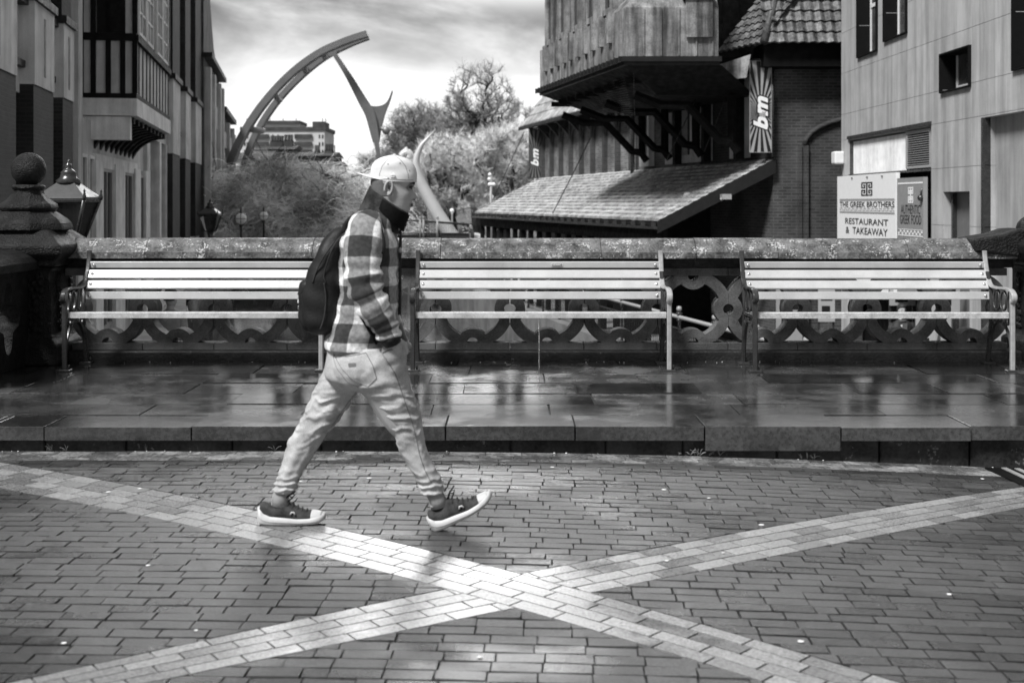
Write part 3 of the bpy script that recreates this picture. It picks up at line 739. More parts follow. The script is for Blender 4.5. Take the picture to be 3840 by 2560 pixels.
# windows between piers
def lwin(D0, D1, v, z0, z1, mull=1, bars=(.5,), name='window', frame='white'):
    f = MB(); t_ = .07*(D1-D0)/1.2+.03
    lb(f, D0, D0+t_, v, v+.09, z0, z1); lb(f, D1-t_, D1, v, v+.09, z0, z1)
    lb(f, D0+t_, D1-t_, v, v+.09, z0, z0+.08); lb(f, D0+t_, D1-t_, v, v+.09, z1-.08, z1)
    for k in range(1, mull+1):
        c_ = D0+(D1-D0)*k/(mull+1); lb(f, c_-t_*.35, c_+t_*.35, v, v+.08, z0+.08, z1-.08)
    for k in bars: zc = z0+(z1-z0)*k; lb(f, D0+t_, D1-t_, v, v+.075, zc-.03, zc+.03)
    o = f.build(name, M[frame], LB)
    g = MB(); lb(g, D0+.01, D1-.01, v-.05, v+.03, z0+.01, z1-.01); g.build('pane', M['glass'], o, base=LB['_b'])
for a_, b_ in zip(piers, piers[1:]):
    d0, d1 = LDv(a_[1]), LDv(b_[0]); c_ = d0+(d1-d0)*.60; w_ = min(.75, (d1-d0)*.36)
    lwin(c_-w_, c_+w_, -.3, -1.6, -.4); lwin(c_-w_, c_+w_, -.3, .6, 3.3); lwin(c_-w_, c_+w_, -.3, 5.2, 7.4)
# pale ground and first storey around the oriel
lb(pier_r, LD(292), LD(540), -.34, -.02, -2.3, 3.4)
d0, d1 = LD(288), LD(345)
for k in range(2):
    e0 = d0+(d1-d0)*(.08+.48*k); e1 = e0+(d1-d0)*.36
    lwin(e0, e1, .0, -1.4, 2.55, 0, (.66,), frame='renderlow')
for xs0, xs1 in ((370,411),(453,487),(513,529)):
    lwin(LD(xs0), LD(xs1), -.01, -1.7, 2.3, 1 if xs1-xs0 > 20 else 0, (.5,), frame='signmid')
for xs0, xs1 in ((338,367),(414,450),(490,511),(531,546)): lb(lowtrim, LD(xs0), LD(xs1), -.018, .14, -2.3, 2.45)
# right part: alternating brick and render strips
strips = [(552,596,'b'),(600,622,'b')]
lb(lowtrim, LD(545), LD(735), -.34, .06, -2.3, -.25); lb(lowtrim, LD(545), LD(735), -.34, .16, -.248, -.12)
for a_, b_ in ((552,556),(594,600),(618,624),(646,652),(684,690),(728,735)): lb(lowtrim, LD(a_), LD(b_), -.34, .05, -.118, 3.6)
for a_ in (572, 628):  lwin(LD(a_-5), LD(a_+6), -.33, .6, 2.6, 0, (), frame='renderlow')
lwin(LD(692), LD(706), -.3, -.1, 3.4, 0, (.5,)); lwin(LD(692), LD(706), -.3, 5.2, 10.4, 0, (.33,.66))
for a_, b_ in ((622,650),(672,692),(712,735)):
    lb(pier_b, LD(a_), LD(b_), -.36, .25, -.118, 3.3); lb(pier_r, LD(a_), LD(b_), -.36, .27, 3.302, 6.1); lb(strg, LD(a_)-.1, LD(b_)+.1, -.34, .36, 6.102, 6.3); lb(pier_b, LD(a_), LD(b_), -.36, .25, 6.302, 15)
lb(pier_r, LD(552), LD(622)-.01, -.34, .02, 3.602, 6.0); lb(strg, LD(552), LD(622)-.02, -.34, .14, 6.002, 6.2)
lb(pier_r, LD(650)+.01, LD(672)-.01, -.34, .02, 3.602, 6.0); lb(pier_r, LD(692)+.01, LD(712)-.01, -.34, .02, 3.5, 5.1)
lb(strg, LD(650)+.12, LD(672)-.12, -.34, .1, 4.2, 4.4)
# oriel
OD0, OD1, OV = 29.1, 37.0, .97
o = MB(); lb(o, OD0, OD1, -.3, OV, 3.93, 12); o.build('oriel_wall', M['render'], LB)
o = MB(); lb(o, OD0-.06, OD1+.05, -.3, OV+.07, 3.52, 3.928); o.build('oriel_base', M['renderlow'], LB)
o = MB(); zb = 3.93
def sq_end(v0, v1, z0, z1): lb(o, OD0-.05, OD0-.001, v0, v1, z0, z1)
sq_end(-.3, OV+.05, 3.93, 4.05); sq_end(-.3, OV+.05, 5.3, 5.48)
for v0 in (-.3, -.02, .32, .65, .93): sq_end(v0, v0+.12, 4.052, 5.298); sq_end(v0, v0+.12, 5.482, 11)
sq_end(.12, .65, 5.482, 11)
for D_ in [OD0+.0+k*(OD1-OD0-.13)/10 for k in range(11)]: lb(o, D_, D_+.13, OV+.001, OV+.02, 4.05, 5.3)
lb(o, OD0, OD1, OV+.001, OV+.06, 3.93, 4.05); lb(o, OD0, OD1, OV+.001, OV+.1, 5.3, 5.46)
for D_ in (OD0, OD0+1.2, (OD0+OD1)/2-.3, (OD0+OD1)/2+1, OD1-1.2, OD1-.2): lb(o, D_, D_+.22, OV+.001, OV+.06, 5.462, 11)
o.build('timber_frame', M['timber'], LB)
for D0_ in (OD0+.35, (OD0+OD1)/2+.25):
    for k in range(2):
        lwin(D0_+k*1.6, D0_+k*1.6+1.4, OV-.0, 5.5, 8.4, 1, (.2,.4,.6,.8), frame='renderlow')
o = MB()
for k in range(9):        # moulded console ribs curving back to the wall below the oriel
    D_ = OD0+.4+k*(OD1-OD0-.9)/8; pts = []
    pts = [LP(D_, OV-.06, 3.5)]+[LP(D_, OV-.06-1.0*sin(a_*pi/2/8), 3.36-.95*(1-cos(a_*pi/2/8))) for a_ in range(9)]+[LP(D_, -.1, 2.35), LP(D_, -.1, 3.5)]
    o.prism(pts, LU*.32)
o.build('console', M['timber'], LB)
o = MB(); lb(o, OD0+.1, OD1-.1, -.3, .1, 2.3, 2.62); lb(o, OD0+.02, OD0+.34, -.3, OV-.1, 2.95, 3.5); o.build('console_trim', M['renderlow'], LB)
# ------------------------------------------------------------------ second left building with gable
G = thing('gabled_building', LP(62,0,-2.3), 'further brick building with pointed gable and tall arched opening, past the oriel building', 'building')
def L2x(D): return Lx(D)+.55
def lb2(mb, D0, D1, v0, v1, z0, z1): lb(mb, D0, D1, v0+.35, v1+.35, z0, z1)
def LD2(xs): return (-4.79+.62)/((xs-1920)/F+.178)
s = MB(); lb2(s, 60.3, 73, -9, 0, -2.3, 8.6); lb2(s, 73, 86, -9, 0, -2.3, 6.9)
s.prism([LP(60.3,.35,8.6), LP(73,.35,8.6), LP(68,.35,10), LP(63,.35,13.6), LP(60.3,.35,14.6)], LN*-8); s.build('wall', M['lbrick'], G)
s = PL('render_band', M['render'], G)
for D_ in (61, 64.5, 69.5, 72.4, 79, 85): lb2(s, D_, D_+.9, .001, .3, -2.3, 8.2 if D_ < 73 else 6.6)
lb2(s, 61.9, 72.4, .002, .12, 5.6, 6.8); lb2(s, 73.3, 85, .002, .12, 4.9, 5.9)
s = PL('parapet_coping', M['darkstone'], G); lb2(s, 60.3, 73.2, -.2, .42, 8.61, 8.85); lb2(s, 73.2, 86.2, -.2, .42, 6.91, 7.2)
for D_ in (66.2, 76, 81):
    f = MB(); pts = [LP(D_, .5, -.5), LP(D_+2.2, .5, -.5), LP(D_+2.2, .5, 3.4)]+[LP(D_+1.1+1.1*cos(a_*pi/8), .5, 3.4+1.0*sin(a_*pi/8)) for a_ in range(1,8)]+[LP(D_, .5, 3.4)]
    f.prism(pts, LN*-.12); f.build('arched_window', M['signmid'], G)
for D_ in (63, 67.4, 70.6, 77, 82): f = MB(); lb2(f, D_, D_+.7, .0, .08, 4.2 if D_ > 73 else 7.2, 4.6 if D_ > 73 else 7.8); f.build('window', M['white'], G)

# ------------------------------------------------------------------ store with jettied upper floor and lean-to canopy
BU = Vector((-.22, 1, 0))
def BP(D, v, z): return Vector((Bx(D)+v, D, z))       # v < 0 : towards the river
def bb(mb, D0, D1, v0, v1, z0, z1, mi=0, tone=.5):
    mb.hexa([BP(D0,v0,z0),BP(D0,v1,z0),BP(D1,v1,z0),BP(D1,v0,z0),BP(D0,v0,z1),BP(D0,v1,z1),BP(D1,v1,z1),BP(D1,v0,z1)], mi, tone)
ST = thing('riverside_store', BP(30,0,-2.2), 'dark brick store with jettied metal clad upper floor and tiled canopy above the walkway', 'building')
s = MB(); bb(s, 34.8, 54, 0, 8, -2.2, 4.85); s.build('side_wall', M['bbricklit'], ST)
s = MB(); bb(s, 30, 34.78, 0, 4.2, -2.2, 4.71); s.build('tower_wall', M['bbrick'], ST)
s = MB()                                             # recessed arch panel on the tower front
a0 = XX(3035, 30); s.box(a0+.02, a0+3, 29.985, 29.999, -.15, 2.9)
s.prism([(a0+.02,29.985,2.9),(a0+3,29.985,2.9)]+[(a0+1.5+1.48*cos(pi*k/10), 29.985, 2.9+.62*sin(pi*k/10)) for k in range(1,10)]+[(a0+.02,29.985,2.9001)], (0,.012,0))
s.build('recessed_panel', M['bbrickdark'], ST)
s = MB()
for w_ in (0, .12): s.box(a0-.14-w_*1.2, a0-.04-w_*1.2, 29.9+w_*.5, 29.999, -2.2, 2.85)
s.tube([(a0+1.5+1.62*cos(pi*k/14), 29.95, 2.85+.70*sin(pi*k/14)) for k in range(15)], .07, 4); s.box(a0-.0, a0+3, 29.9, 29.985, -.28, .02)
s.build('arch_trim', M['bbrickdark'], ST)
# canopy roof (lean-to) made of courses of tiles
s = MB(); D0, D1 = 30.0, 53.6; NR = 14; random.seed(11)
def CR(D, f, dz=0): return BP(D, -2.82+2.82*f, (.97+1.50*f)+dz)
for r in range(NR):
    f0, f1 = r/NR, (r+1)/NR+.012; n_ = 90
    for k in range(n_):
        da, db = D0-.1+(D1-D0+.1)*k/n_, D0-.1+(D1-D0+.1)*(k+1)/n_
        t_ = random.random(); j = random.uniform(-.006, .006); m_ = (da+db)/2
        pts = []
        for D_, h in ((da,.0),(da+(db-da)*.3,.035),(da+(db-da)*.7,.03),(db,.0)): pts.append((CR(D_, f0, .075+h+j), CR(D_, f1, .03+h*.6+j), CR(D_, f0, .03+j)))
        b_ = s.add([p for q_ in pts for p in q_], [], 0, t_)
        for i in range(3):
            s.f.append([b_+i*3, b_+i*3+1, b_+i*3+4, b_+i*3+3]); s.f.append([b_+i*3+2, b_+i*3, b_+i*3+3, b_+i*3+5]); s.m += [0,0]; s.t += [t_,t_]; s.sm += [False, False]
s.build('canopy_roof', M['tile'], ST)
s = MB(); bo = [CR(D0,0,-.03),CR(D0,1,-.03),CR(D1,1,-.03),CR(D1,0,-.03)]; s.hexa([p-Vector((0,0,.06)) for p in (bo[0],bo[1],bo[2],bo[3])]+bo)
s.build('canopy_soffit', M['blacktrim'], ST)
s = MB(); s.prism([CR(29.86,-.02,.06),CR(29.86,1.0,.06),CR(29.86,1.0,-.30),CR(29.86,-.02,-.24)], (0,.08,0)); s.box(BP(30,-2.75,0).x, BP(30,-.0,0).x, 29.9, 30.05, -.07, .12); s.build('gable_board', M['blacktrim'], ST)
s = MB()
for k in range(31): D_ = D0+.1+k*(D1-D0-.2)/30; s.box(BP(D_,-2.9,0).x-.05, BP(D_,-2.9,0).x+.06, D_, D_+.1, .86, .97)
bb(s, D0-.1, D1, -2.94, -2.84, .80, .865); s.build('gutter', M['iron'], ST)
s = MB(); bb(s, D0+.3, D1-.2, -2.62, -2.48, .44, .80); s.build('eaves_beam', M['timber'], ST)
for k in range(19):
    D_ = D0+.3+k*(D1-D0-.7)/18; s = MB(); bb(s, D_, D_+.16, -2.63, -2.47, -2.2, .438)
    s.build('post', M['timber'], ST)
s = MB(); s.prism([BP(34,-2.4,-2.2),BP(34,-.02,-2.2),BP(34,-.02,2.25),BP(34,-2.4,.85)], (0,.15,0)); s.build('canopy_shade_panel', M['black'], ST)  # black panel across the canopy puts in the dark shade beneath
# side wall upper storey: buttress strips with arches, and tall windows near the tower
for k in range(9):
    s = MB(); D_ = 40.6+k*1.5; bb(s, D_, D_+.22, -.14, -.002, 2.35, 4.8)
    if k < 8: s.tube([BP(D_+.22+.64-.64*cos(pi*j/10), -.07, 3.95+.5*sin(pi*j/10)) for j in range(11)], .055, 4)
    s.build('buttress', M['bbrickdark'], ST)
s = MB(); bb(s, 34.8, 53.9, -.16, -.002, 2.3, 2.5); s.build('sill_band', M['renderlow'], ST)
for k, D_ in enumerate((31.3, 33.8, 34.9, 36.2, 38.6)):
    f = MB(); bb(f, D_, D_+.16, -.2, -.02, 2.6, 4.9); bb(f, D_+.74, D_+.9, -.2, -.02, 2.6, 4.9); bb(f, D_+.16, D_+.74, -.2, -.02, 2.6, 2.82)
    f.tube([BP(D_+.45-.37*cos(pi*j/8), -.11, 4.4+.3*sin(pi*j/8)) for j in range(9)], .06, 4)
    o = f.build('window', M['renderlow'], ST); g = MB(); bb(g, D_+.16, D_+.74, -.05, -.01, 2.82, 4.7); g.build('pane', M['glass'], o, base=ST['_b'])
# far gable roof of the store (behind and under the jetty)
s = MB(); random.seed(2)
for r in range(7):
    f0, f1 = r/7, (r+1)/7+.02
    for k in range(34):
        da, db = 37+17.6*k/34, 37+17.6*(k+1)/34; t_ = random.random()
        def TR(D, f, dz): return BP(D, -.62+2.3*f, 4.78+3.1*f+dz)
        s.add([TR(da,f0,.09),TR(db,f0,.09),TR(db,f1,.02),TR(da,f1,.02),TR(da,f0,.0),TR(db,f0,.0)], [(0,1,2,3),(4,5,1,0)], 0, t_)
s.build('upper_roof', M['tile'], ST)
for k in range(9): s = MB(); D_ = 41+k*1.55; s.prism([BP(D_,-.55,4.72),BP(D_,0,4.72),BP(D_,0,4.15)], (-.03,.14,0)); s.build('eaves_bracket', M['blacktrim'], ST)
s = MB(); bb(s, 37, 54.6, -.70, -.58, 4.66, 4.80); s.build('eaves_board', M['blacktrim'], ST)
# jettied box
JX, JD, JD1 = 2.68, 29.0, 37.3
def JP(D, v, z): return Vector((JX-.22*(D-JD)+v, D, z))
def jb(mb, D0, D1, v0, v1, z0, z1, mi=0): mb.hexa([JP(D0,v0,z0),JP(D0,v1,z0),JP(D1,v1,z0),JP(D1,v0,z0),JP(D0,v0,z1),JP(D0,v1,z1),JP(D1,v1,z1),JP(D1,v0,z1)], mi)
s = MB(); jb(s, JD, JD1, 0, 2.2, 4.9, 6.06)
for k in range(14): jb(s, JD+.3+k*.6, JD+.33+k*.6, -.03, 0, 4.92, 6.04)
for x_ in (.42,.83,1.25,1.66,2.05): s.box(JX+x_, JX+x_+.03, JD-.03, JD, 4.92, 6.04)
# sloped upper skirt and upper storey
A_ = [JP(JD,0,6.06),JP(JD,2.2,6.06),JP(JD1,2.2,6.06),JP(JD1,0,6.06)]; B_ = [JP(JD+.5,.85,7.0),JP(JD+.5,2.2,7.0),JP(JD1-.5,2.2,7.0),JP(JD1-.5,.85,7.0)]; s.hexa(A_+B_)
s.build('metal_cladding', M['lead'], ST)
s = MB(); s.box(JX+1.42, JX+2.05, JD-.09, JD-.032, 5.35, 6.25); s.box(JX+1.36, JX+2.1, JD-.14, JD+.3, 6.25, 6.34); s.build('cladding_panel', M['lead'], ST)
s = MB(); s.box(JX+1.48, JX+1.98, JD-.05, JD+.6, 6.345, 7.2); s.build('louvre', M['black'], ST)
s = MB(); jb(s, JD+.5, JD1-.5, .85, 2.2, 6.99, 12); s.build('upper_wall', M['black'], ST)
for k in range(5):
    D_ = JD+1.0+k*1.42
    f = MB()
    jb(f, D_, D_+.2, -.10, .02, 5.35, 6.1); jb(f, D_+.72, D_+.92, -.10, .02, 5.35, 6.1); 
    jb(f, D_+.04, D_+.14, -.04, .9, 6.1, 9); jb(f, D_+.76, D_+.88, -.04, .9, 6.1, 9); jb(f, D_+.14, D_+.76, -.03, .8, 6.1, 6.25)
    o = f.build('dormer', M['lead'], ST); g = MB(); jb(g, D_+.15, D_+.75, .04, .1, 6.26, 9); g.build('pane', M['glass'], o, base=ST['_b'])
s = MB(); jb(s, JD-.08, JD1+.1, -.12, 2.25, 4.78, 4.9); jb(s, JD+.02, JD1, -.02, 2.25, 4.70, 4.78)
for k in range(26): jb(s, JD+k*.33, JD+k*.33+.06, -.15, -.12, 4.76, 4.91)
s.build('jetty_gutter', M['blacktrim'], ST)
s = MB()
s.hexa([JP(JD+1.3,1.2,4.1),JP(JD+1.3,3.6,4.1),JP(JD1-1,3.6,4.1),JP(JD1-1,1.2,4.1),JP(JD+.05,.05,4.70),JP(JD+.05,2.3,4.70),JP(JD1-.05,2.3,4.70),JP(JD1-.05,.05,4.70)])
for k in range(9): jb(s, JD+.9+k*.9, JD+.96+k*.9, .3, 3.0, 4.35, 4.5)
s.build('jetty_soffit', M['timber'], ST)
for D_ in (30.2, 32.6, 35.0, 37.0):
    s = MB(); w_ = .11
    s.tube([JP(D_,.6,4.1),JP(D_,1.25,3.85),JP(D_,1.9,3.85),JP(D_,2.7,3.0),JP(D_,3.0,2.95)], w_, 4, smooth=False)
    s.tube([JP(D_,3.0,4.1),JP(D_,3.0,2.9),JP(D_,3.15,2.7)], w_, 4, smooth=False); s.build('bracket', M['timber'], ST)
for k, D_ in enumerate((31.0, 33.2, 35.4)):
    s = MB(); bb(s, D_, D_+.2, -.5, -.3, 2.55, 4.8); s.build('column', M['timber'], ST)
# tower roof: big pantiles on a hipped roof
def pantile(mb, o, ax, up, nx, nr, w, h, clipf=None, n_=6):
    ax = Vector(ax); up = Vector(up); nrm = ax.cross(up).normalized()
    if nrm.y > 0 and abs(nrm.y) > .2: nrm = -nrm
    for r in range(nr):
        for k in range(nx):
            t_ = random.random(); rows_ = []
            if clipf and not clipf(k*w, r*h): continue
            for i in range(n_+1):
                u = i/n_; hgt = .05*(.5+.5*cos(2*pi*u)) 
                p0 = Vector(o)+ax*(k+u)*w+up*(r*h); rows_.append((p0+nrm*(hgt+.06), p0+up*h*1.06+nrm*(hgt+.01), p0+nrm*(hgt)))
            b_ = mb.add([p for q_ in rows_ for p in q_], [], 0, t_)
            for i in range(n_):
                mb.f.append([b_+i*3, b_+i*3+3, b_+i*3+4, b_+i*3+1]); mb.f.append([b_+i*3+2, b_+i*3+5, b_+i*3+3, b_+i*3]); mb.m += [0,0]; mb.t += [t_,t_]; mb.sm += [False]*2
random.seed(8); s = MB()
ex = XX(2862, 29.3); upv = Vector((0,.42,.907)).normalized()
pantile(s, (ex, 29.25, ZZ(165,29.3)), (1,0,0), upv, 14, 7, .235, .30)
# hipped left slope, seen obliquely
hp = Vector((ex,29.25,ZZ(165,29.3))); lowl = Vector((XX(2698,29.6), 30.2, ZZ(205,30.2)))
sdir = (lowl-hp).normalized(); sup = Vector((.62,.25,.78)).normalized()
pantile(s, hp, sdir, sup, 8, 9, .16, .27)
s.build('tower_roof', M['darktile'], ST)
s = MB(); s.tube([hp+Vector((0,-.02,.02)), hp+Vector((.32,.45,.95)), hp+Vector((.62,.9,1.9))], [.1,.1,.1], 8); s.build('hip_tile', M['darktile'], ST)
s = MB(); s.box(ex+.05, ex+4, 29.45, 34.5, 4.72, 5.3); s.box(ex-.95, ex+.1, 30.0, 31.5, 4.72, 5.0); s.build('tower_eaves', M['black'], ST)
s = MB(); s.box(JX+2.2, JX+6, 31.6, 36, 4.75, 12)
for k in range(8): s.box(JX+2.3+k*.45, JX+2.33+k*.45, 31.56, 31.6, 4.8, 12)
s.build('rear_cladding', M['darkstone'], ST)
s = MB(); s.prism([hp+Vector((-.25,.3,-.22)), hp+Vector((-1.0,.6,-.45)), hp+Vector((-1.1,.6,-.85)), hp+Vector((-.35,.3,-.78))], (0,.06,0)); s.build('hanging_flashing', M['lead'], ST)
s = MB(); s.tube([BP(40.2,-.2,2.4),BP(40.2,-.2,4.7)], .07, 8); s.build('drainpipe', M['iron'], ST)
s = MB(); s.sphere((XX(2580,31.2),31.2,ZZ(733,31.2)), .085, 12, sc=(1.4,1,1)); s.build('roof_vent', M['white'], ST)
s = MB(); s.box(XX(2718,29.7)-.1, XX(2718,29.7)+.12, 29.45, 29.8, ZZ(748,29.7), ZZ(728,29.7)); s.tube([(XX(2718,29.7)-.1,29.6,ZZ(750,29.7)),(XX(2718,29.7)-.08,29.7,ZZ(740,29.7))], .03, 6); s.build('floodlight', M['ironlight'], ST)

# bird netting hung from the jetty: fine wires
net = MB()
def nw(a_, b_, r_=.008): net.tube([a_, (Vector(a_)+Vector(b_))/2-Vector((0,0,.03)), b_], r_, 3, cap=False)
T1, T2, T3 = P(1963,505,47), P(1850,745,50), P(2072,775,42)
q0 = [P(2370,440,30), P(2063,800,36), P(2655,270,31.5), P(2500,600,31), P(2755,280,31), P(2640,570,31)]
nw(P(1965,495,48), T2, .02); nw(P(2222,500,38), P(2072,800,38), .02); nw(q0[2], q0[3], .012); nw(q0[4], q0[5], .012); nw(P(2375,235,29.1), P(2380,440,31), .012)
for k in range(22):
    f_ = k/22; nw(P(2330,245+f_*10,30).lerp(P(2378,440,31), f_), P(2060,330,36).lerp(P(2240,430,38), f_), .004)
for k in range(0):
    f_ = k/14; nw(P(1965,500,48).lerp(T2, f_), P(2222,500,38).lerp(P(2072,800,38), f_), .0035)
tag(net.build('bird_netting', M['iron'], base=P(2372,300,30)), 'fine bird netting strung below the jettied floor of the brick store', 'netting')

# banners with sunburst
def banner(name, x0, x1, D, y0, y1, label, dark):
    z1, z0 = ZZ(y0, D), ZZ(y1, D); X0, X1 = XX(x0, D), XX(x1, D)
    t = thing('banner', (X0, D, z0), label, 'banner', 'sunburst banners on the brick store')
    s = MB(); s.box(X0, X1, D, D+.03, z0, z1); s.build('cloth', M['ink'] if dark else M['signline'], t)
    cx_, cz_ = (X0+X1)/2, z0+(z1-z0)*.44; s = MB(); n_ = 36
    for k in range(n_):
        a0, a1 = 2*pi*(k)/n_, 2*pi*(k+.5)/n_
        poly = [(cx_+.02*cos(a0), cz_+.02*sin(a0)), (cx_+4*cos(a0), cz_+4*sin(a0)), (cx_+4*cos(a1), cz_+4*sin(a1)), (cx_+.02*cos(a1), cz_+.02*sin(a1))]
        for fn in (lambda p: p[0]-X0-.015, lambda p: X1-.015-p[0], lambda p: p[1]-z0-.015, lambda p: z1-.015-p[1]): poly = clip(poly, fn) if len(poly) > 2 else poly
        if len(poly) > 2: s.add([(x, D-.004, z) for x, z in poly], [tuple(range(len(poly)))])
    s.build('sunburst', M['signgrey'] if dark else M['ink'], t)
    W1 = X1-X0; hh = (z1-z0)*.37
    for bold, mt, off in ((.09, 'ink', .008), (.045, 'letter', .012)):
        s = MB(); put_text(s, 'b m', (cx_, D-off, cz_-.02), (0,0,1), (-1,0,0), hh*(1.07 if bold > .05 else 1), W1*(.80 if bold > .05 else .66), bold=bold, shear=.3, spacing=.8)
        s.build('lettering', M[mt], t)
    s = MB(); put_text(s, '&', (cx_+W1*.08, D-.016, cz_-.05), (0,0,1), (-1,0,0), hh*.2, W1*.3, bold=.04); s.build('ampersand', M['signline'], t)
    s = MB(); s.tube([(X1+.03, D+.02, z0-.1),(X1+.03, D+.02, z1+.05)], .035, 6); s.tube([(X0,D+.02,z1+.03),(X1+.05,D+.02,z1+.03)], .02, 6); s.build('pole', M['iron'], t)
banner('b', 2811, 2894, 29.8, 228, 572, 'large sunburst banner reading b&m at the corner of the brick tower', False)
banner('b', 1983, 2028, 53.0, 488, 668, 'small dark sunburst banner reading b&m at the far end of the store wall', True)

# ------------------------------------------------------------------ panel clad restaurant building on the right
def Wx(D): return 8.15-.0226*D
def WP(D, v, z): return Vector((Wx(D)+v, D, z))      # v < 0 towards the walkway
def WD(xs): return 8.15/((xs-1920)/F+.0226)
def wb(mb, D0, D1, v0, v1, z0, z1, mi=0, tone=.5): mb.hexa([WP(D0,v0,z0),WP(D0,v1,z0),WP(D1,v1,z0),WP(D1,v0,z0),WP(D0,v0,z1),WP(D0,v1,z1),WP(D1,v1,z1),WP(D1,v0,z1)], mi, tone)
WB = thing('restaurant_building', WP(24,0,-2.2), 'pale panel clad building with deep dark windows above the restaurant sign', 'building')
DA = WD(3155); DE = 14.0
s = MB(); random.seed(21)
# panel skin with openings: build column by column so that openings are real
wins = [(3220,3291,4.62,8.2),(3320,3402,4.74,8.4),(3533,3640,3.42,4.06),(3806,3900,3.5,6.0)]
doorw = (3537,3636,-2.2,ZZ(716,19.6))
rec = (3692,3990,-2.2,ZZ(430,19.3))
shop = (3183,3492,-2.2,ZZ(500,24.5)); 
ops = [(WD(b_), WD(a_), z0, z1) for a_, b_, z0, z1 in wins+[doorw, rec, shop]]
cuts = sorted(set([DE, DA]+[v for o_ in ops for v in o_[:2]]+[DE+k*.62 for k in range(1, 24) if DE+k*.62 < DA]))
zl = [-2.2, 1.05, 2.06, 2.87, 3.45, 4.38, 5.3, 7.2, 9.0]
for c0, c1 in zip(cuts, cuts[1:]):
    if c1-c0 < .004: continue
    m_ = (c0+c1)/2; zz = sorted(set([z for z in zl]+[z for o_ in ops if o_[0] < m_ < o_[1] for z in (o_[2], o_[3])])); tn = random.random()
    for z0, z1 in zip(zz, zz[1:]):
        if z1 - z0 < .004: continue
        zm = (z0+z1)/2
        if any(o_[0] < m_ < o_[1] and o_[2] < zm < o_[3] for o_ in ops): continue
        wb(s, c0+.0015, c1-.0015, 0, .32, z0+.004, z1-.004, 0, tn*.7+random.random()*.3)
s.build('panel_cladding', M['wpanel'], WB)
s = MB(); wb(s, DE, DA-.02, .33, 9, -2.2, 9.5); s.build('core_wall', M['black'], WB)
s = MB(); wb(s, DE, DA, .06, .30, -2.2, 9.0); 
s = PL('joint', M['signmid'], WB)
for z in zl[1:-1]:
    for c0, c1 in zip(cuts, cuts[1:]):
        m_ = (c0+c1)/2
        if any(o_[0] < m_ < o_[1] and o_[2]-.02 < z < o_[3]+.02 for o_ in ops): continue
        wb(s, c0, c1, .012, .3, z-.006, z+.006)
for (a_, b_, z0, z1), k in zip(wins, range(4)):
    d0, d1 = WD(b_), WD(a_)
    f = MB(); t_ = .05; v = .24
    wb(f, d0+.02, d0+.02+t_, v, v+.05, z0+.05, z1); wb(f, d1-.02-t_, d1-.02, v, v+.05, z0+.05, z1); wb(f, d0+.02+t_, d1-.02-t_, v, v+.05, z0+.05, z0+.10)
    if k < 2: wb(f, d0+.02+t_, d1-.02-t_, v, v+.05, z0+(1.05 if k == 0 else 1.12), z0+(1.13 if k == 0 else 1.2))
    o = f.build('window', M['white'], WB)
    g = MB(); wb(g, d0+.02+t_, d1-.02-t_, v+.02, v+.03, z0+.10, z1); g.build('pane', M['glass_sheen'], o, base=WB['_b'])
    g = MB(); wb(g, d0-.03, d0-.001, -.05, .3, z0-.03, z1+.03); wb(g, d1+.001, d1+.03, -.05, .3, z0-.03, z1+.03); wb(g, d0, d1, -.05, .3, z0-.03, z0-.001); wb(g, d0, d1, -.05, .3, z1+.001, z1+.03)
    g.build('reveal', M['black'], o, base=WB['_b'])
# shop front bay: lintel, corrugated fascia, louvre
d0, d1 = ops[-1][0], ops[-1][1]
s = MB(); 
n_ = 60
for k in range(n_):
    a_, b_ = WD(3392)+(d1-.15-WD(3392))*k/n_, WD(3392)+(d1-.15-WD(3392))*(k+.5)/n_; wb(s, a_, b_, .05, .07, 1.28+.78, 2.80)
wb(s, WD(3392), d1-.15, .07, .1, 2.06, 2.80); wb(s, d0+.02, d0+.16, .06, .1, 2.1, 2.82); s.build('corrugated_fascia', M['corr'], WB)
s = MB(); ld0, ld1 = WD(3480)+.0, WD(3396)
wb(s, ld0-.06, ld0, .02, .12, 2.1, 2.82); wb(s, ld1, ld1+.06, .02, .12, 2.1, 2.82); wb(s, ld0, ld1, .02, .12, 2.76, 2.82); wb(s, ld0, ld1, .02, .12, 2.1, 2.15)
for k in range(14):
    z_ = 2.17+k*.042; s.prism([WP(ld0,.03,z_),WP(ld0,.1,z_+.022),WP(ld0,.1,z_+.030),WP(ld0,.03,z_+.010)], (Wx(ld1)-Wx(ld0), ld1-ld0, 0))
s.build('louvre', M['ironlight'], WB)
s = MB(); wb(s, d0-.02, d1+.02, -.04, .02, 2.86, 2.93); wb(s, d0, d1, .0, .1, 2.03, 2.075); s.build('lintel', M['iron'], WB)
s = MB(); wb(s, d1-.14, d1-.01, .02, .25, -2.2, 2.85); s.build('brick_edge', M['bbrick'], WB)
s = MB(); wb(s, ops[4][0]+.02, ops[4][1]-.02, .2, .3, -2.2, ops[4][3]); s.build('door', M['signgrey'], WB)
s = MB(); wb(s, ops[4][1]-.12, ops[4][1]-.06, .12, .2, -2.2, ops[4][3]-.02); wb(s, ops[5][1]+.0, ops[5][1]+.07, -.03, .1, -2.2, ops[5][3]); s.build('trim', M['iron'], WB)
s = MB(); wb(s, ops[5][0], ops[5][1]-.02, .18, .3, -2.2, ops[5][3]); s.build('recessed_render', M['wpanel'], WB)
s = MB(); wb(s, WD(3166)-.02, WD(3166)+.28, -.22, .0, ZZ(615,27.8), ZZ(568,27.8)); s.build('alarm_box', M['white'], WB, bevel=.03)
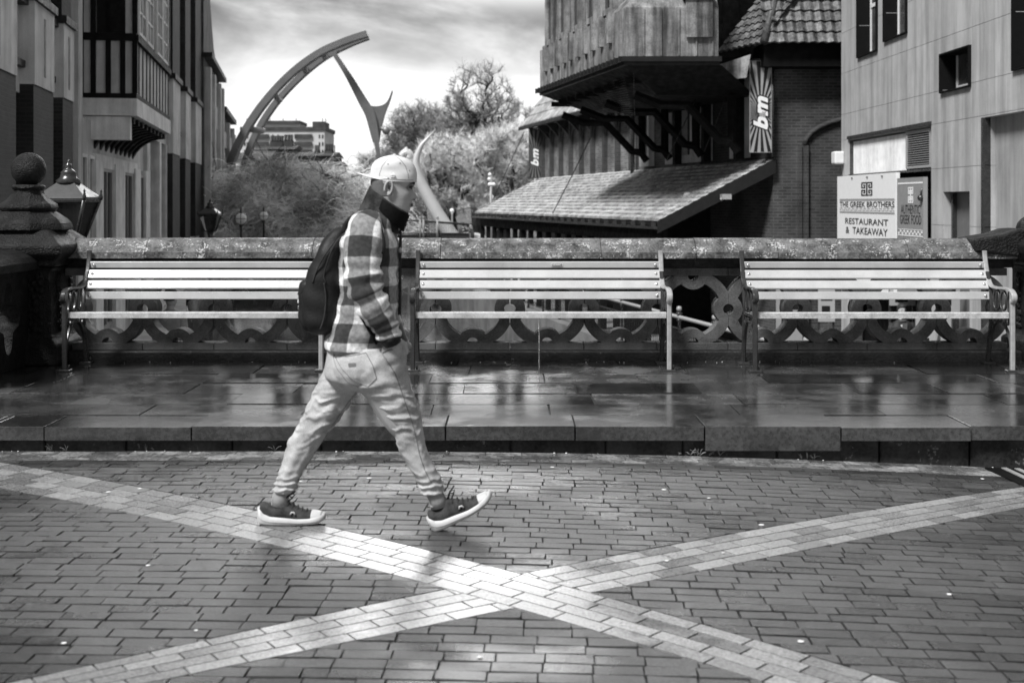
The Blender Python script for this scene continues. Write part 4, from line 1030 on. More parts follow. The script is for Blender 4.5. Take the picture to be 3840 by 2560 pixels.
s = MB(); s.tube([WP(WD(3487),-.02,ZZ(712,22)),WP(WD(3487),-.16,ZZ(712,22)),WP(WD(3487),-.16,ZZ(735,22))], .02, 6); s.sphere(WP(WD(3487),-.17,ZZ(742,22)), .06, 10); s.build('camera_dome', M['iron'], WB)
# signs
def wsign(label, xs0, xs1, ztop, bg):
    D0_, D1_ = WD(xs1), WD(xs0); t = thing('shop_sign', WP(D0_,-.1,.2), label, 'sign')
    s = MB(); wb(s, D0_, D1_, -.14, -.06, -.35, ztop); s.build('board', M[bg], t)
    return t, D0_, D1_
def wmap(D0_, D1_, xs0, xs1):       # place by picture x inside the board and height in metres
    def f(xs, z, v=-.145): return WP(WD(xs), v, z)
    return f
# big white sign
t, D0_, D1_ = wsign('white restaurant sign with a square key emblem, reading RESTAURANT & TAKEAWAY', 3163, 3386, 2.04, 'signwhite')
AX = (WP(D1_,0,0)-WP(D0_,0,0)); AX = -AX.normalized()
def zs(xs, ys): return ZZ(ys, WD(xs))
def wtext(par, txt, xa, xb, ya, yb, mt, **kw):
    Da, Db = WD(xa), WD(xb); Dm = (Da+Db)/2; xm = XX  # board centre
    z1, z0 = (zs(xa, ya)+zs(xb, ya))/2, (zs(xa, yb)+zs(xb, yb))/2
    s = MB(); put_text(s, txt, WP(Dm,-.146,(z0+z1)/2), AX, (0,0,1), abs(Da-Db), z1-z0, **kw)
    # even out the spacing as a painted board: letters stay in board metres
    s.build('lettering', M[mt], par)
wtext(t, 'THE GREEK BROTHERS', 3173, 3382, 756, 777, 'ink', bold=.015)
wtext(t, 'RESTAURANT', 3194, 3358, 820, 843, 'ink', bold=.01)
wtext(t, '&  TAKEAWAY', 3196, 3356, 854, 880, 'ink', bold=.01)
def wrect(s, xa, xb, z0, z1, v=-.146): wb(s, WD(xb), WD(xa), v, -.141, z0, z1)
Dm = WD(3277); hz = lambda y: ZZ(y, Dm)
s = MB()
for ya, yb in ((745,752),(794,800)): wrect(s, 3173, 3382, hz(yb), hz(ya))
for k in range(14):
    xa = 3173+209*(k/14); w_ = 209/14
    def kr(u0, u1, f0, f1): wrect(s, xa+w_*u0, xa+w_*u1, hz(790)+(hz(780)-hz(790))*f0, hz(790)+(hz(780)-hz(790))*f1)
    kr(.02,.12,.0,.55); kr(.12,.40,.0,.14); kr(.30,.40,.14,1.0); kr(.02,.30,.86,1.0); kr(.40,.72,.86,1.0); kr(.62,.72,.0,.86); kr(.72,.96,.0,.14)
s.build('key_pattern', M['signline'], t)
s = MB()
def emblem(s, x0, x1, y0, y1, v=-.146):
    Z0, Z1 = hz(y1), hz(y0)
    def r(u0, u1, w0, w1): wb(s, WD(x0+(x1-x0)*u1), WD(x0+(x1-x0)*u0), v, v+.005, Z0+(Z1-Z0)*w0, Z0+(Z1-Z0)*w1)
    t_ = .1
    r(.44,.56,.0,1.0)
    for mx in (0, 1):
        def rr(u0, u1, w0, w1): r(*( (u0,u1) if not mx else (1-u1,1-u0) ), w0, w1)
        for my in (0, 1):
            def r4(u0, u1, w0, w1): rr(u0, u1, *((w0,w1) if not my else (1-w1,1-w0)))
            r4(0,.44,0,t_*.8); r4(0,.1,t_*.8,.44); r4(.1,.36,.36,.44); r4(.26,.36,.18,.36); r4(.18,.26,.18,.26)
emblem(s, 3255, 3297, 683, 734); s.build('emblem', M['ink'], t)
for xs in (3220,3278,3335): s = MB(); wb(s, WD(xs)-.03, WD(xs)+.03, -.16, -.14, 1.97, 1.995); s.build('fixing', M['iron'], t)
t, D0_, D1_ = wsign('grey restaurant sign reading AUTHENTIC GREEK FOOD beside the white sign', 3391, 3491, 1.92, 'signmid')
wtext(t, 'AUTHENTIC', 3407, 3480, 768, 802, 'ink', bold=-.004); wtext(t, 'GREEK FOOD', 3403, 3484, 806, 840, 'ink', bold=-.004)
Dm = WD(3440); s = MB(); wrect(s, 3395, 3489, hz(690), hz(684)); 
for k in range(14):
    xa = 3395+94*k/14; wrect(s, xa+1, xa+5.6, hz(872), hz(864)) if k % 2 else wrect(s, xa+1, xa+5.6, hz(880), hz(872))
wrect(s, 3395, 3489, hz(886), hz(882)); wrect(s, 3395, 3489, hz(862), hz(860)); s.build('key_pattern', M['signwhite'], t)
s = MB(); emblem(s, 3434, 3452, 702, 762); s.build('emblem', M['letter'], t)
# posters and shop items seen low through the parapet
for k, (xs, ys, w_, h_, D_, mt) in enumerate(((3100,1140,.35,.75,26,'signline'),(3385,1112,.5,.35,24,'signline'),(3545,1105,.5,.6,21,'signline'),(2960,1180,.6,1.2,28,'signmid'),(3470,1260,.3,.6,20,'signline'))):
    p = P(xs, ys, D_); t = thing('poster', (p.x, p.y, -2.2), ['white notice board on the walkway behind the right bench','grey shop notice high behind the right bench','pale shop shutter panel behind the right bench end','grey shop display board behind the right bench arm','small white free standing board low behind the right bench'][k], 'notice')
    s = MB(); s.box(p.x-w_/2, p.x+w_/2, p.y, p.y+.04, p.z-h_/2, p.z+h_/2); s.build('board', M[mt], t)
    s = MB(); s.box(p.x-w_*.35, p.x+w_*.35, p.y-.006, p.y, p.z+h_*.1, p.z+h_*.32); s.box(p.x-w_*.3, p.x+w_*.2, p.y-.006, p.y, p.z-h_*.3, p.z-h_*.05); s.build('print', M['ink'], t)
    s = MB(); s.box(p.x-w_/2, p.x-w_/2+.04, p.y+.041, p.y+.08, -2.2, p.z+h_/2); s.box(p.x+w_/2-.04, p.x+w_/2, p.y+.041, p.y+.08, -2.2, p.z+h_/2); s.build('leg', M['iron'], t)
s = MB(); s.box(14, 26, 12.2, 13.9, -2.2, 9); 
# ------------------------------------------------------------------ river walk railing with ball finials
rl = thing('river_railing', BP(30,-3.1,-2.2), 'iron railing with ball topped posts along the walkway edge below the store', 'railing')
for z_, r_ in ((-1.15,.045),(-1.42,.022),(-2.05,.022)):
    s = MB(); s.tube([BP(12,-3.05,z_),BP(34,-3.05,z_),BP(60,-3.05,z_)], r_, 8); s.build('handrail' if z_ > -1.2 else 'rail', M['ironlight'] if z_ > -1.2 else M['iron'], rl)
for k in range(18):
    D_ = 13.2+k*2.1; p = BP(D_,-3.05,-2.2); s = MB()
    s.lathe(p, [(.06,0),(.035,.1),(.035,.95),(.06,.97),(.06,1.0),(.035,1.02),(.035,1.1),(.075,1.12),(.075,1.15),(.04,1.17)], 10)
    o = s.build('post', M['iron'], rl); s = MB(); s.sphere(p+Vector((0,0,1.24)), .065, 12); s.build('ball_finial', M['ironlight'], o, base=rl['_b'])
s = MB()
for k in range(300): D_ = 13.0+k*.14; p = BP(D_,-3.05,-2.05); s.tube([p, p+Vector((0,0,.62))], .009, 3, cap=False)
tag(s.build('baluster', M['iron'], rl), kind='stuff')
# far footbridge railing behind the man
fb = thing('footbridge', (XX(1600,58),58,-1.2), 'dark footbridge with close iron railings across the river behind the man', 'bridge')
s = MB(); s.box(XX(1380,58), XX(1760,58), 58, 60, -.42, -.05); s.build('deck', M['iron'], fb)
s = MB(); s.tube([(XX(1380,58),58,.62),(XX(1560,58),58,.60),(XX(1760,58),58,.42)], .05, 6)
s.tube([(XX(1380,58),58,.02),(XX(1760,58),58,-.02)], .04, 6); s.build('rail', M['iron'], fb)
s = MB()
for k in range(60): x_ = XX(1380,58)+k*.081; s.tube([(x_,58,-.02),(x_,58,.6-.16*max(0,(x_-XX(1560,58))/2.52))], .012, 3, cap=False)
s.build('baluster', M['iron'], fb)
s = MB()
for xs in (1576, 1588, 1640): s.tube([(XX(xs,57.9),57.9,-.4),(XX(xs,57.9),57.9,.68)], .05, 8); s.sphere((XX(xs,57.9),57.9,.74), .07, 8)
s.build('post', M['ironlight'], fb)
# ------------------------------------------------------------------ lamps
def lantern(base, h, w, label):
    t = thing('street_lamp', base, label, 'street lamp', 'street lamps by the river'); b = Vector(base); q = pi/4
    zt = h; s = MB(); s.lathe(b, [(.11,0),(.11,.25),(.06,.32),(.05,zt-.9*w-.5),(.07,zt-1.5*w-.25),(.05,zt-1.5*w-.1),(.08,zt-1.45*w)], 12); s.build('post', M['iron'], t)
    r_ = w/sqrt(2)
    g = MB(); g.lathe(b, [(r_*.44,zt-1.42*w),(r_*.90,zt-.62*w)], sq=4, rot=q); lg = g.build('lantern_glass', M['lampglass'], t)
    f = MB()
    for k in range(4):
        a_ = q+k*pi/2; f.tube([b+Vector((r_*.46*cos(a_),r_*.46*sin(a_),zt-1.44*w)), b+Vector((r_*.96*cos(a_),r_*.96*sin(a_),zt-.60*w))], .018*w/.46, 6)
        f.lathe(b+Vector((r_*1.0*cos(a_),r_*1.0*sin(a_),zt-.60*w)), [(.012,0),(.02,.03),(.008,.07),(.012,.09),(.001,.11)], 8)
    f.lathe(b, [(r_*.98,zt-.64*w),(r_*1.0,zt-.60*w),(r_*1.0,zt-.56*w)], sq=4, rot=q); f.lathe(b, [(r_*.50,zt-1.46*w),(r_*.52,zt-1.42*w)], sq=4, rot=q)
    f.build('lantern_frame', M['iron'], t)
    f = MB(); f.lathe(b, [(r_*1.02,zt-.56*w),(r_*1.0,zt-.53*w),(r_*.36,zt-.24*w)], sq=4, rot=q); f.build('lamp_hood', M['lamphood'], t)
    f = MB(); f.lathe(b, [(w*.26,zt-.25*w),(w*.23,zt-.22*w),(w*.25,zt-.2*w),(w*.17,zt-.13*w),(w*.15,zt-.05*w),(w*.16,zt-.03*w),(w*.1,zt+.03*w),(w*.05,zt+.06*w),(w*.07,zt+.10*w),(w*.06,zt+.14*w),(w*.02,zt+.17*w),(w*.025,zt+.20*w),(.001,zt+.25*w)], 16); f.build('finial', M['iron'], t)
M['lampglass'] = mat('lantern glass', .12, rough=.1, var=.1, bump=0); 
M['lamphood'] = mat('lantern hood paint', .07, rough=.42, var=.2, bump=.05)
lg = M['lampglass'].node_tree.nodes['Principled BSDF']; lg.inputs['Transmission Weight'].default_value = .85; lg.inputs['IOR'].default_value = 1.05
def place_lantern(xs, ytop, D, w, zb, label):
    z1 = ZZ(ytop, D); lantern((XX(xs, D), D, zb), z1-zb-.22*w, w, label)
place_lantern(257, 602, 11.6, .46, -2.3, 'large black square lantern lamp beside the ball finial at the left')
place_lantern(788, 745, 27.5, .44, -2.3, 'smaller black square lantern lamp in front of the willow')
def globe_lamp(xs, yc, r_px, D, zb, label, cage=True):
    c = P(xs, yc, D); r_ = r_px*D/F; t = thing('street_lamp', (c.x, D, zb), label, 'street lamp', 'globe lamps by the river')
    s = MB(); s.lathe((c.x,D,zb), [(.12,0),(.06,.3),(.045,c.z-zb-r_*1.5),(.09,c.z-zb-r_*1.2),(.06,c.z-zb-r_*1.0)], 10)
    s.build('post', M['iron'] if cage else M['white'], t)
    s = MB(); s.sphere(c, r_, 18); s.build('lamp_globe', M['globe'], t)
    if cage:
        s = MB()
        for k in range(2): s.tube([c+Vector((r_*1.04*cos(a_*pi/12)*cos(k*pi/2+.15),r_*1.04*cos(a_*pi/12)*sin(k*pi/2+.15),r_*1.04*sin(a_*pi/12))) for a_ in range(25)], r_*.05, 5)
        s.tube([c+Vector((r_*1.04*cos(a_*pi/12),r_*1.04*sin(a_*pi/12),0)) for a_ in range(25)], r_*.05, 5)
        s.lathe(c+Vector((0,0,r_*.95)), [(r_*.4,0),(r_*.3,.1*r_),(r_*.12,.4*r_),(r_*.2,.6*r_),(r_*.02,1.2*r_)], 8); s.build('cage', M['iron'], t)
globe_lamp(904, 820, 22, 48, -2.3, 'caged white globe lamp in front of the willow, the larger of two')
globe_lamp(989, 810, 17.5, 54, -2.3, 'caged white globe lamp in front of the willow, the smaller of two')
globe_lamp(1287, 796, 11, 62, -2.2, 'white globe lamp just behind the walking man\'s shoulder', False)
globe_lamp(1695, 790, 8.5, 66, -2.2, 'small white globe lamp above the riverside crowd', False)
t = thing('street_lamp', (XX(1841,62),62,-2.2), 'tall white lamp with a cluster of globes in front of the pale trees', 'street lamp', 'globe lamps by the river')
s = MB(); s.tube([(XX(1841,62),62,-2.2),(XX(1841,62),62,ZZ(655,62))], .06, 8); s.build('post', M['ironlight'], t)
for dx_, y_ in ((-1,692),(7,692),(15,692),(0,655),(-2,672)):
    s = MB(); s.sphere(P(1837+dx_, y_, 62), .1, 10); s.build('lamp_globe', M['globe'], t)

# ------------------------------------------------------------------ arch sculpture
def spl(pts, n=10):
    pts = [Vector(p) for p in pts]; out = []
    for i in range(len(pts)-1):
        p0 = pts[max(i-1,0)]; p1 = pts[i]; p2 = pts[i+1]; p3 = pts[min(i+2,len(pts)-1)]
        for k in range(n):
            u = k/n; out.append(.5*((2*p1)+(-p0+p2)*u+(2*p0-5*p1+4*p2-p3)*u*u+(-p0+3*p1-3*p2+p3)*u**3))
    out.append(pts[-1]); return out
SD = 80
SC = thing('arch_sculpture', P(880,860,SD), 'giant metal arch sculpture with a hanging winged limb over the river', 'sculpture')
def beam(mb, pts, wid, thk):
    pp = spl(pts); rings = []
    for i, p in enumerate(pp):
        t_ = (pp[min(i+1,len(pp)-1)]-pp[max(i-1,0)]).normalized(); n_ = t_.cross(Vector((0,1,0))).normalized(); f_ = i/(len(pp)-1)
        w_ = wid(f_) if callable(wid) else wid; rings.append([p+n_*w_/2*a_+Vector((0,thk/2*b_,0)) for a_, b_ in ((-1,-1),(1,-1),(1,1),(-1,1))])
    mb.loft(rings, smooth=False)
s = MB(); beam(s, [P(855,640,SD-1),P(905,520,SD-1),P(985,395,SD-1),P(1085,285,SD-1),P(1190,205,SD-1),P(1290,158,SD-1),P(1378,128,SD-1)], lambda f: .46-.08*f, .8); s.build('outer_arch', M['sculpt'], SC)
s = MB(); beam(s, [P(910,640,SD+2),P(955,515,SD+2),P(1025,400,SD+2),P(1115,300,SD+2),P(1215,218,SD+2),P(1310,168,SD+2),P(1382,140,SD+2)], lambda f: .38-.08*f, .8); s.build('inner_arch', M['sculpt'], SC)
for (a_, b_) in (((930,483),(985,490)),((1020,350),(1050,375)),((1205,196),(1222,215)),((1130,245),(1150,266))): s = MB(); s.tube([P(*a_,SD-1),P(*b_,SD+2)], .22, 6); s.build('cross_tie', M['sculpt'], SC)
s = MB(); beam(s, [P(1248,196,SD+.5),P(1262,215,SD+.5),P(1310,290,SD+.5),P(1358,375,SD+.5),P(1388,430,SD+.5),P(1405,500,SD+.5),P(1416,560,SD+.5),P(1423,612,SD+.5)], lambda f: .75 if f < .1 else (.28+.35*sin(pi*min(1,(f-.1)*1.1))**2 if f < .8 else .3-.6*(f-.8)), .35)
s.build('limb', M['sculpt'], SC)
s = MB(); pts_ = spl([P(1352,372,SD+.5),P(1385,395,SD+.5),P(1425,397,SD+.5),P(1452,380,SD+.5),P(1470,338,SD+.5)], 5)+spl([P(1472,345,SD+.5),P(1460,385,SD+.5),P(1446,420,SD+.5),P(1436,455,SD+.5),P(1428,490,SD+.5),P(1421,530,SD+.5),P(1413,530,SD+.5),P(1396,440,SD+.5)], 5)
s.prism(pts_, (0,.35,0)); s.build('wing', M['sculpt'], SC)
s = MB(); s.sphere(P(1448,490,SD+.5), .27, 12, sc=(1,.6,1)); s.tube([P(1428,480,SD+.5),P(1448,490,SD+.5)], .12, 6); s.build('scroll_knob', M['sculpt'], SC)
CN = thing('cone_sculpture', P(1690,900,70), 'pale curved metal cone leaning behind the cap of the walking man', 'sculpture')
s = MB(); cpts = spl([P(1705,905,68),P(1640,800,68),P(1585,700,68),P(1563,640,68),P(1560,600,68),P(1578,550,68),P(1602,520,68),P(1634,483,68)], 6)
rr_ = [ .44-.12*min(1,i/12) if i < 12 else max(.015, .32*(1-((i-12)/(len(cpts)-13))**1.1)+.0) for i in range(len(cpts))]
s.tube(cpts, rr_, 14); s.build('cone', M['silver'], CN)
s = MB(); s.tube(spl([P(1505,588,68),P(1520,572,68),P(1537,580,68),P(1535,595,68)], 5), .22, 10); s.sphere(P(1523,560,68), .12, 8); s.build('curl', M['silver'], CN)
s = MB(); s.sphere(P(1757,895,66), 1.0, 24, sc=(1,1,.35)); tag(s.build('dome_roof', M['silver'], base=P(1757,895,66)), 'low pale domed roof just above the coping beside the cone foot', 'dome')
# ------------------------------------------------------------------ far town
TB = thing('tower_block', (XX(1060,300),300,-1), 'pale concrete tower block with balconies far behind the arch sculpture', 'building')
D_ = 300; s = MB(); x0, x1 = XX(905,D_), XX(1217,D_); zt = ZZ(490, D_)
s.box(x0, x1, D_, D_+16, -1, zt); s.box(XX(982,D_), XX(1118,D_), D_+2, D_+12, zt, ZZ(462,D_)); s.build('wall', M['concrete'], TB)
s = MB(); s.box(x0-.3, x1+.3, D_-.3, D_+16.3, zt+.01, zt+.9); s.box(XX(980,D_), XX(1120,D_), D_+1.5, D_+12.5, ZZ(462,D_)+.01, ZZ(462,D_)+.7); s.box(XX(1172,D_), XX(1217,D_), D_-.2, D_+8, zt+.91, zt+2.2); s.build('parapet', M['farroof'], TB)
for k in range(8):
    z_ = zt-1.9-k*1.85
    for xa_, xb_ in ((950,1008),(1105,1170)): s = MB(); s.box(XX(xa_,D_), XX(xb_,D_), D_-.5, D_, z_, z_+1.0); s.build('balcony', M['farroof'], TB)
    s = MB()
    for xs in (915,925,1020,1040,1082,1195,1207): s.box(XX(xs,D_), XX(xs+6,D_), D_-.06, D_, z_, z_+.9)
    s.build('window_row', M['glass'], TB)
s = MB()
for xs in (912,1000,1050,1100,1200,1212): s.tube([(XX(xs,D_),D_+4,zt),(XX(xs,D_),D_+4,zt+3.2)], .12, 4)
s.build('aerial', M['iron'], TB)
def far_house(name, x0, x1, y0, D, roofh, mt, label, chim=()):
    t = thing(name, (XX((x0+x1)/2,D),D,-1.5), label, 'building'); s = MB(); z1 = ZZ(y0, D)
    s.box(XX(x0,D), XX(x1,D), D, D+9, -1.5, z1); s.build('wall', M[mt], t)
    s = MB(); s.prism([(XX(x0,D)-.3,D-.3,z1),(XX(x0,D)-.3,D+9.3,z1),(XX(x0,D)-.3,D+4.5,z1+roofh)], (XX(x1,D)-XX(x0,D)+.6,0,0)); r = s.build('roof', M['farroof'], t)
    for a_, b_, y_ in chim:
        c = MB(); c.box(XX(a_,D+3), XX(b_,D+3), D+3, D+4.6, z1, ZZ(y_,D+3)); n_ = max(2, int((b_-a_)/9))
        for k in range(n_): x_ = XX(a_+(b_-a_)*(k+.5)/n_, D+3); c.lathe((x_, D+3.8, ZZ(y_,D+3)), [(.28,0),(.2,.3),(.24,.9),(.2,1.0)], 8)
        c.build('chimney', M['farroof'], r, base=t['_b'])
far_house('brick_house', 1008, 1098, 560, 190, .8, 'farroof', 'dark brick stack building with chimney pots in front of the tower block', ((1012,1060,532),(1062,1096,528)))
far_house('terrace_house', 1110, 1248, 585, 170, .7, 'farroof', 'dark low terrace with chimneys to the right of the tower block', ((1178,1195,570),(1215,1245,566)))
far_house('pale_house', 1120, 1262, 618, 150, .5, 'concrete', 'low pale rendered house above the willow top')
far_house('white_cottage', 822, 900, 598, 150, 1.0, 'concrete', 'white cottage with chimney at the foot of the arch sculpture', ((862,875,535),))
far_house('long_terrace', 925, 1010, 600, 165, 1.4, 'farroof', 'dark roofed terrace under the left side of the tower block')
s = MB(); s.tube([P(1255,545,120),P(1255,610,120)], .06, 5); tag(s.build('flag_pole', M['iron'], base=P(1255,610,120)), 'thin bare pole on the skyline right of the chimneys', 'pole')

# ------------------------------------------------------------------ trees (bare winter trees)
def tree_segs(base, H_, spread, seed, levels=6, kids=(3,4), up=.35, gnarl=.25, r0=.35, fork=.3, lean=(0,0), tw=.012):
    rnd = random.Random(seed); segs = []; twigs = []
    def grow(p, d, L, r, lv):
        n = 3 if lv < 3 else 2; pts = [p]; rad = [r]
        for i in range(n):
            d = (d+Vector((rnd.gauss(0,gnarl),rnd.gauss(0,gnarl),rnd.gauss(0,gnarl)+up*.15))).normalized(); p = p+d*L/n; pts.append(p); rad.append(r*(1-.35*(i+1)/n))
        (segs if lv < 3 else twigs).append((pts, rad, lv))
        if lv >= levels: return
        for k in range(rnd.randint(*kids)+(1 if lv >= levels-2 else 0)):
            ax = d.orthogonal().normalized(); ax = Matrix.Rotation(rnd.uniform(0,2*pi), 3, d) @ ax
            nd_ = (d*(1-spread*rnd.uniform(.5,1.1))+ax*spread*rnd.uniform(.7,1.2)+Vector((0,0,up*.3))).normalized()
            i = rnd.randint(max(0,n-2), n) if k else n
            grow(pts[i], nd_, L*rnd.uniform(.62,.85), max(tw, rad[i]*.62), lv+1)
    grow(Vector(base), Vector((lean[0],lean[1],1)).normalized(), H_*fork, r0, 0)
    return segs, twigs
def build_tree(name, base, H_, label, cat, group, mtw, seed, spray=12000, tws=.013, **kw):
    t = thing(name, base, label, cat, group); segs, tw = tree_segs(base, H_, seed=seed, **kw); rnd = random.Random(seed)
    s = MB(); 
    for pts, rad, lv in segs: s.tube(pts, rad, 6 if lv < 2 else 4, cap=False)
    s.build('trunk', M['bark'], t); c = MB()
    for pts, rad, lv in tw: c.tube(pts, rad, 3, cap=False, tone=rnd.random(), smooth=False)
    ends = [q_ for q_ in tw if q_[2] >= 3]; rnd.shuffle(ends)
    for k in range(spray):
        pts, rad, lv = ends[k % len(ends)]; p = pts[-1].lerp(pts[0], rnd.random()*.8); d = ((pts[-1]-pts[0]).normalized()+Vector((rnd.gauss(0,.7),rnd.gauss(0,.7),rnd.gauss(.25,.5)))).normalized(); q_ = [p]; tn = rnd.random()
        for i in range(3): q_.append(q_[-1]+d*rnd.uniform(.14,.3)); d = (d+Vector((rnd.gauss(0,.25),rnd.gauss(0,.25),rnd.gauss(.05,.2)))).normalized()
        c.tube(q_, [tws,tws*.9,tws*.7,tws*.4], 3, cap=False, tone=tn, smooth=False)
    c.build('crown', M[mtw], t); return len(tw)
GT = 'bare trees behind the river'
zb = -2
import numpy as np
def crown_tree(xs, D, ys, rx, rz, label, mt, seed, N=1500, twigs=11000, tr=.02, tlen=.42, trunk_x=None, rough=.25):
    """crown given by photo ellipse (centre xs, ys; radii rx, rz in photo pixels) at distance D: nodes are joined to the nearest older node"""
    rs = np.random.RandomState(seed); k_ = D/F; c = np.array([XX(xs, D), D, ZZ(ys, D)]); R = np.array([rx*k_, rx*k_*.8, rz*k_])
    bx = XX(trunk_x if trunk_x else xs, D); base = np.array([bx, D, zb]); top = c-np.array([0,0,R[2]*.55])
    nodes = [base]; par = [-1]; n0 = 7
    for i in range(1, n0): f_ = i/(n0-1); nodes.append(base+(top-base)*f_+np.array([rs.normal()*.12, rs.normal()*.12, 0])*(i < n0-1)); par.append(i-1)
    d = rs.normal(size=(N*3,3)); d /= np.linalg.norm(d, axis=1)[:,None]; r = rs.rand(N*3)**(1/2.4)
    # uneven outline: a few lobes
    lob = np.array([mnoise.noise(Vector(v*1.9)+Vector((seed,0,0))) for v in d.tolist() for v in [Vector(v)]]) if False else np.array([mnoise.noise(Vector((v[0]*2.1+seed, v[1]*2.1, v[2]*2.1))) for v in d])
    pts = c+d*(r*(1+rough*lob*1.6))[:,None]*R
    keep = pts[:,2] > zb+.8; dens = np.array([mnoise.noise(Vector((p[0]*.55+seed, p[1]*.55, p[2]*.55))) for p in pts]); pts = pts[keep & (dens > -.28)][:N]
    pts = pts[np.argsort(np.linalg.norm(pts-top, axis=1))]
    A = np.zeros((len(pts)+n0+5, 3)); A[:n0] = nodes; n = n0; dep = list(range(n0)); o0 = max(0, n0-3)
    for p in pts:
        dist = np.linalg.norm(A[o0:n]-p, axis=1)+.055*np.array(dep[o0:n])
        j = int(np.argmin(dist))+o0; q = A[j]+(p-A[j])*.92
        A[n] = q; par.append(j); dep.append(dep[j]+1); n += 1
    cnt = np.ones(n)
    for i in range(n-1, 0, -1): cnt[par[i]] += cnt[i]
    t = thing('bare_tree', (bx, D, zb), label, 'tree', GT); tm, cm = MB(), MB(); rr_ = .010*cnt**.5+.006
    for i in range(1, n):
        a_, b_ = Vector(A[par[i]]), Vector(A[i]); big = cnt[i] > 22
        m_ = (a_+b_)/2+Vector(rs.normal(size=3)*.06*(b_-a_).length)
        ra = min(rr_[par[i]], rr_[i]*1.5); (tm if big else cm).tube([a_, m_, b_], [ra, (ra+rr_[i])/2, rr_[i]], 5 if big else 3, cap=False, tone=.25 if not big else .5, smooth=False)
    tm.build('trunk', M['bark'], t); leaf = np.nonzero(cnt < 14)[0]
    for k in range(twigs):
        i = leaf[rs.randint(len(leaf))]; a_ = Vector(A[par[i]]).lerp(Vector(A[i]), rs.rand()); o_ = (Vector(A[i])-Vector(c)); o_.normalize()
        dd = (o_*.5+Vector(rs.normal(size=3)*.7)+Vector((0,0,.25))).normalized(); q_ = [a_]; L = tlen*(.5+rs.rand())
        for j in range(2): q_.append(q_[-1]+dd*L*.5); dd = (dd+Vector(rs.normal(size=3)*.35)).normalized()
        cm.tube(q_, [tr*.6, tr*.5, tr*.2], 3, cap=False, tone=rs.rand(), smooth=False)
    cm.build('crown', M[mt], t)
crown_tree(1790, 92, 440, 150, 200, 'tall bare tree with dark rounded crown standing highest behind the cone', 'twig', 3, 2200, 9000, tlen=.5)
crown_tree(1585, 98, 525, 150, 150, 'bare tree left of the tallest one, above the cap of the walking man', 'twig', 14, 1800, 11000, tlen=.6)
crown_tree(1690, 76, 660, 190, 150, 'pale bushy bare tree in front of the tallest tree, nearer the river', 'paletwig', 23, 1800, 16000)
crown_tree(1890, 74, 640, 150, 190, 'pale bushy bare tree beside the far end of the store canopy', 'paletwig', 31, 1800, 16000)
crown_tree(1425, 108, 650, 95, 100, 'small dark bare tree below the tip of the sculpture limb', 'twig', 41, 900, 5000, tlen=.6)
crown_tree(1510, 84, 715, 150, 115, 'pale low bushy tree right behind the cap of the walking man', 'paletwig', 77, 1100, 9000)
crown_tree(1660, 112, 560, 200, 150, 'broad pale bare tree farthest back between the two tall ones', 'paletwig', 88, 1600, 12000, tr=.026, tlen=.7)
crown_tree(1960, 104, 560, 130, 170, 'bare tree mostly hidden behind the far end of the store', 'twig', 52, 1300, 9000, tlen=.6)
# weeping willow: dark gnarled limbs and thousands of hanging twigs
def willow(name, base, W_, zt, seed, nt_, label, limbs):
    rnd = random.Random(seed); t = thing(name, base, label, 'tree', 'willows on the river bank'); s = MB(); tips = []
    for L in limbs:
        pp = spl(L, 5); n = len(pp); s.tube(pp, [.24*(1-i/n)**1.2+.035 for i in range(n)], 6); tips += pp[n//3:]
        for i in range(n//3, n, 2):
            d = Vector((rnd.uniform(-1,1), rnd.uniform(-1,1), rnd.uniform(-.1,.9))).normalized(); q_ = [pp[i]]
            for k in range(5): d = (d+Vector((rnd.gauss(0,.3),rnd.gauss(0,.3),rnd.gauss(-.03,.25)))).normalized(); q_.append(q_[-1]+d*.5)
            s.tube(q_, [.035,.03,.026,.022,.018,.012], 4); tips += q_[1:]
    s.build('trunk', M['bark'], t); c = MB(); b = Vector(base)
    for k in range(nt_):
        a_ = rnd.uniform(0, 2*pi); q_ = sqrt(rnd.random()); x, y = q_*cos(a_), q_*sin(a_)
        dome = zt-(zt-(-1.6))*(q_**2.6)*.95
        if rnd.random() < .45:
            p = rnd.choice(tips).copy()+Vector((rnd.gauss(0,.5),rnd.gauss(0,.5),rnd.gauss(0,.35)))
        else: p = Vector((b.x+x*W_, b.y+y*W_*.8, dome-abs(rnd.gauss(0,.8))))
        if 0 and p.z > dome+.3: p.z = dome
        if p.z > dome: p.z = dome-rnd.random()*.4
        d = Vector((rnd.uniform(-.9,.9)+x*.5, rnd.uniform(-.6,.6), rnd.uniform(.1,.9))).normalized(); pts = [p]; L = rnd.uniform(.2,.42)
        for i in range(5):
            pts.append(pts[-1]+d*L); d = (d+Vector((rnd.gauss(.05,.16),rnd.gauss(0,.1),-.38))).normalized()
        c.tube(pts, [.016,.015,.014,.012,.010,.006], 3, cap=False, tone=rnd.random(), smooth=False)
    c.build('crown', M['willow'], t)
Dw = 64
def W3(xs, ys, dd=0): return P(xs, ys, Dw+dd*1.5)
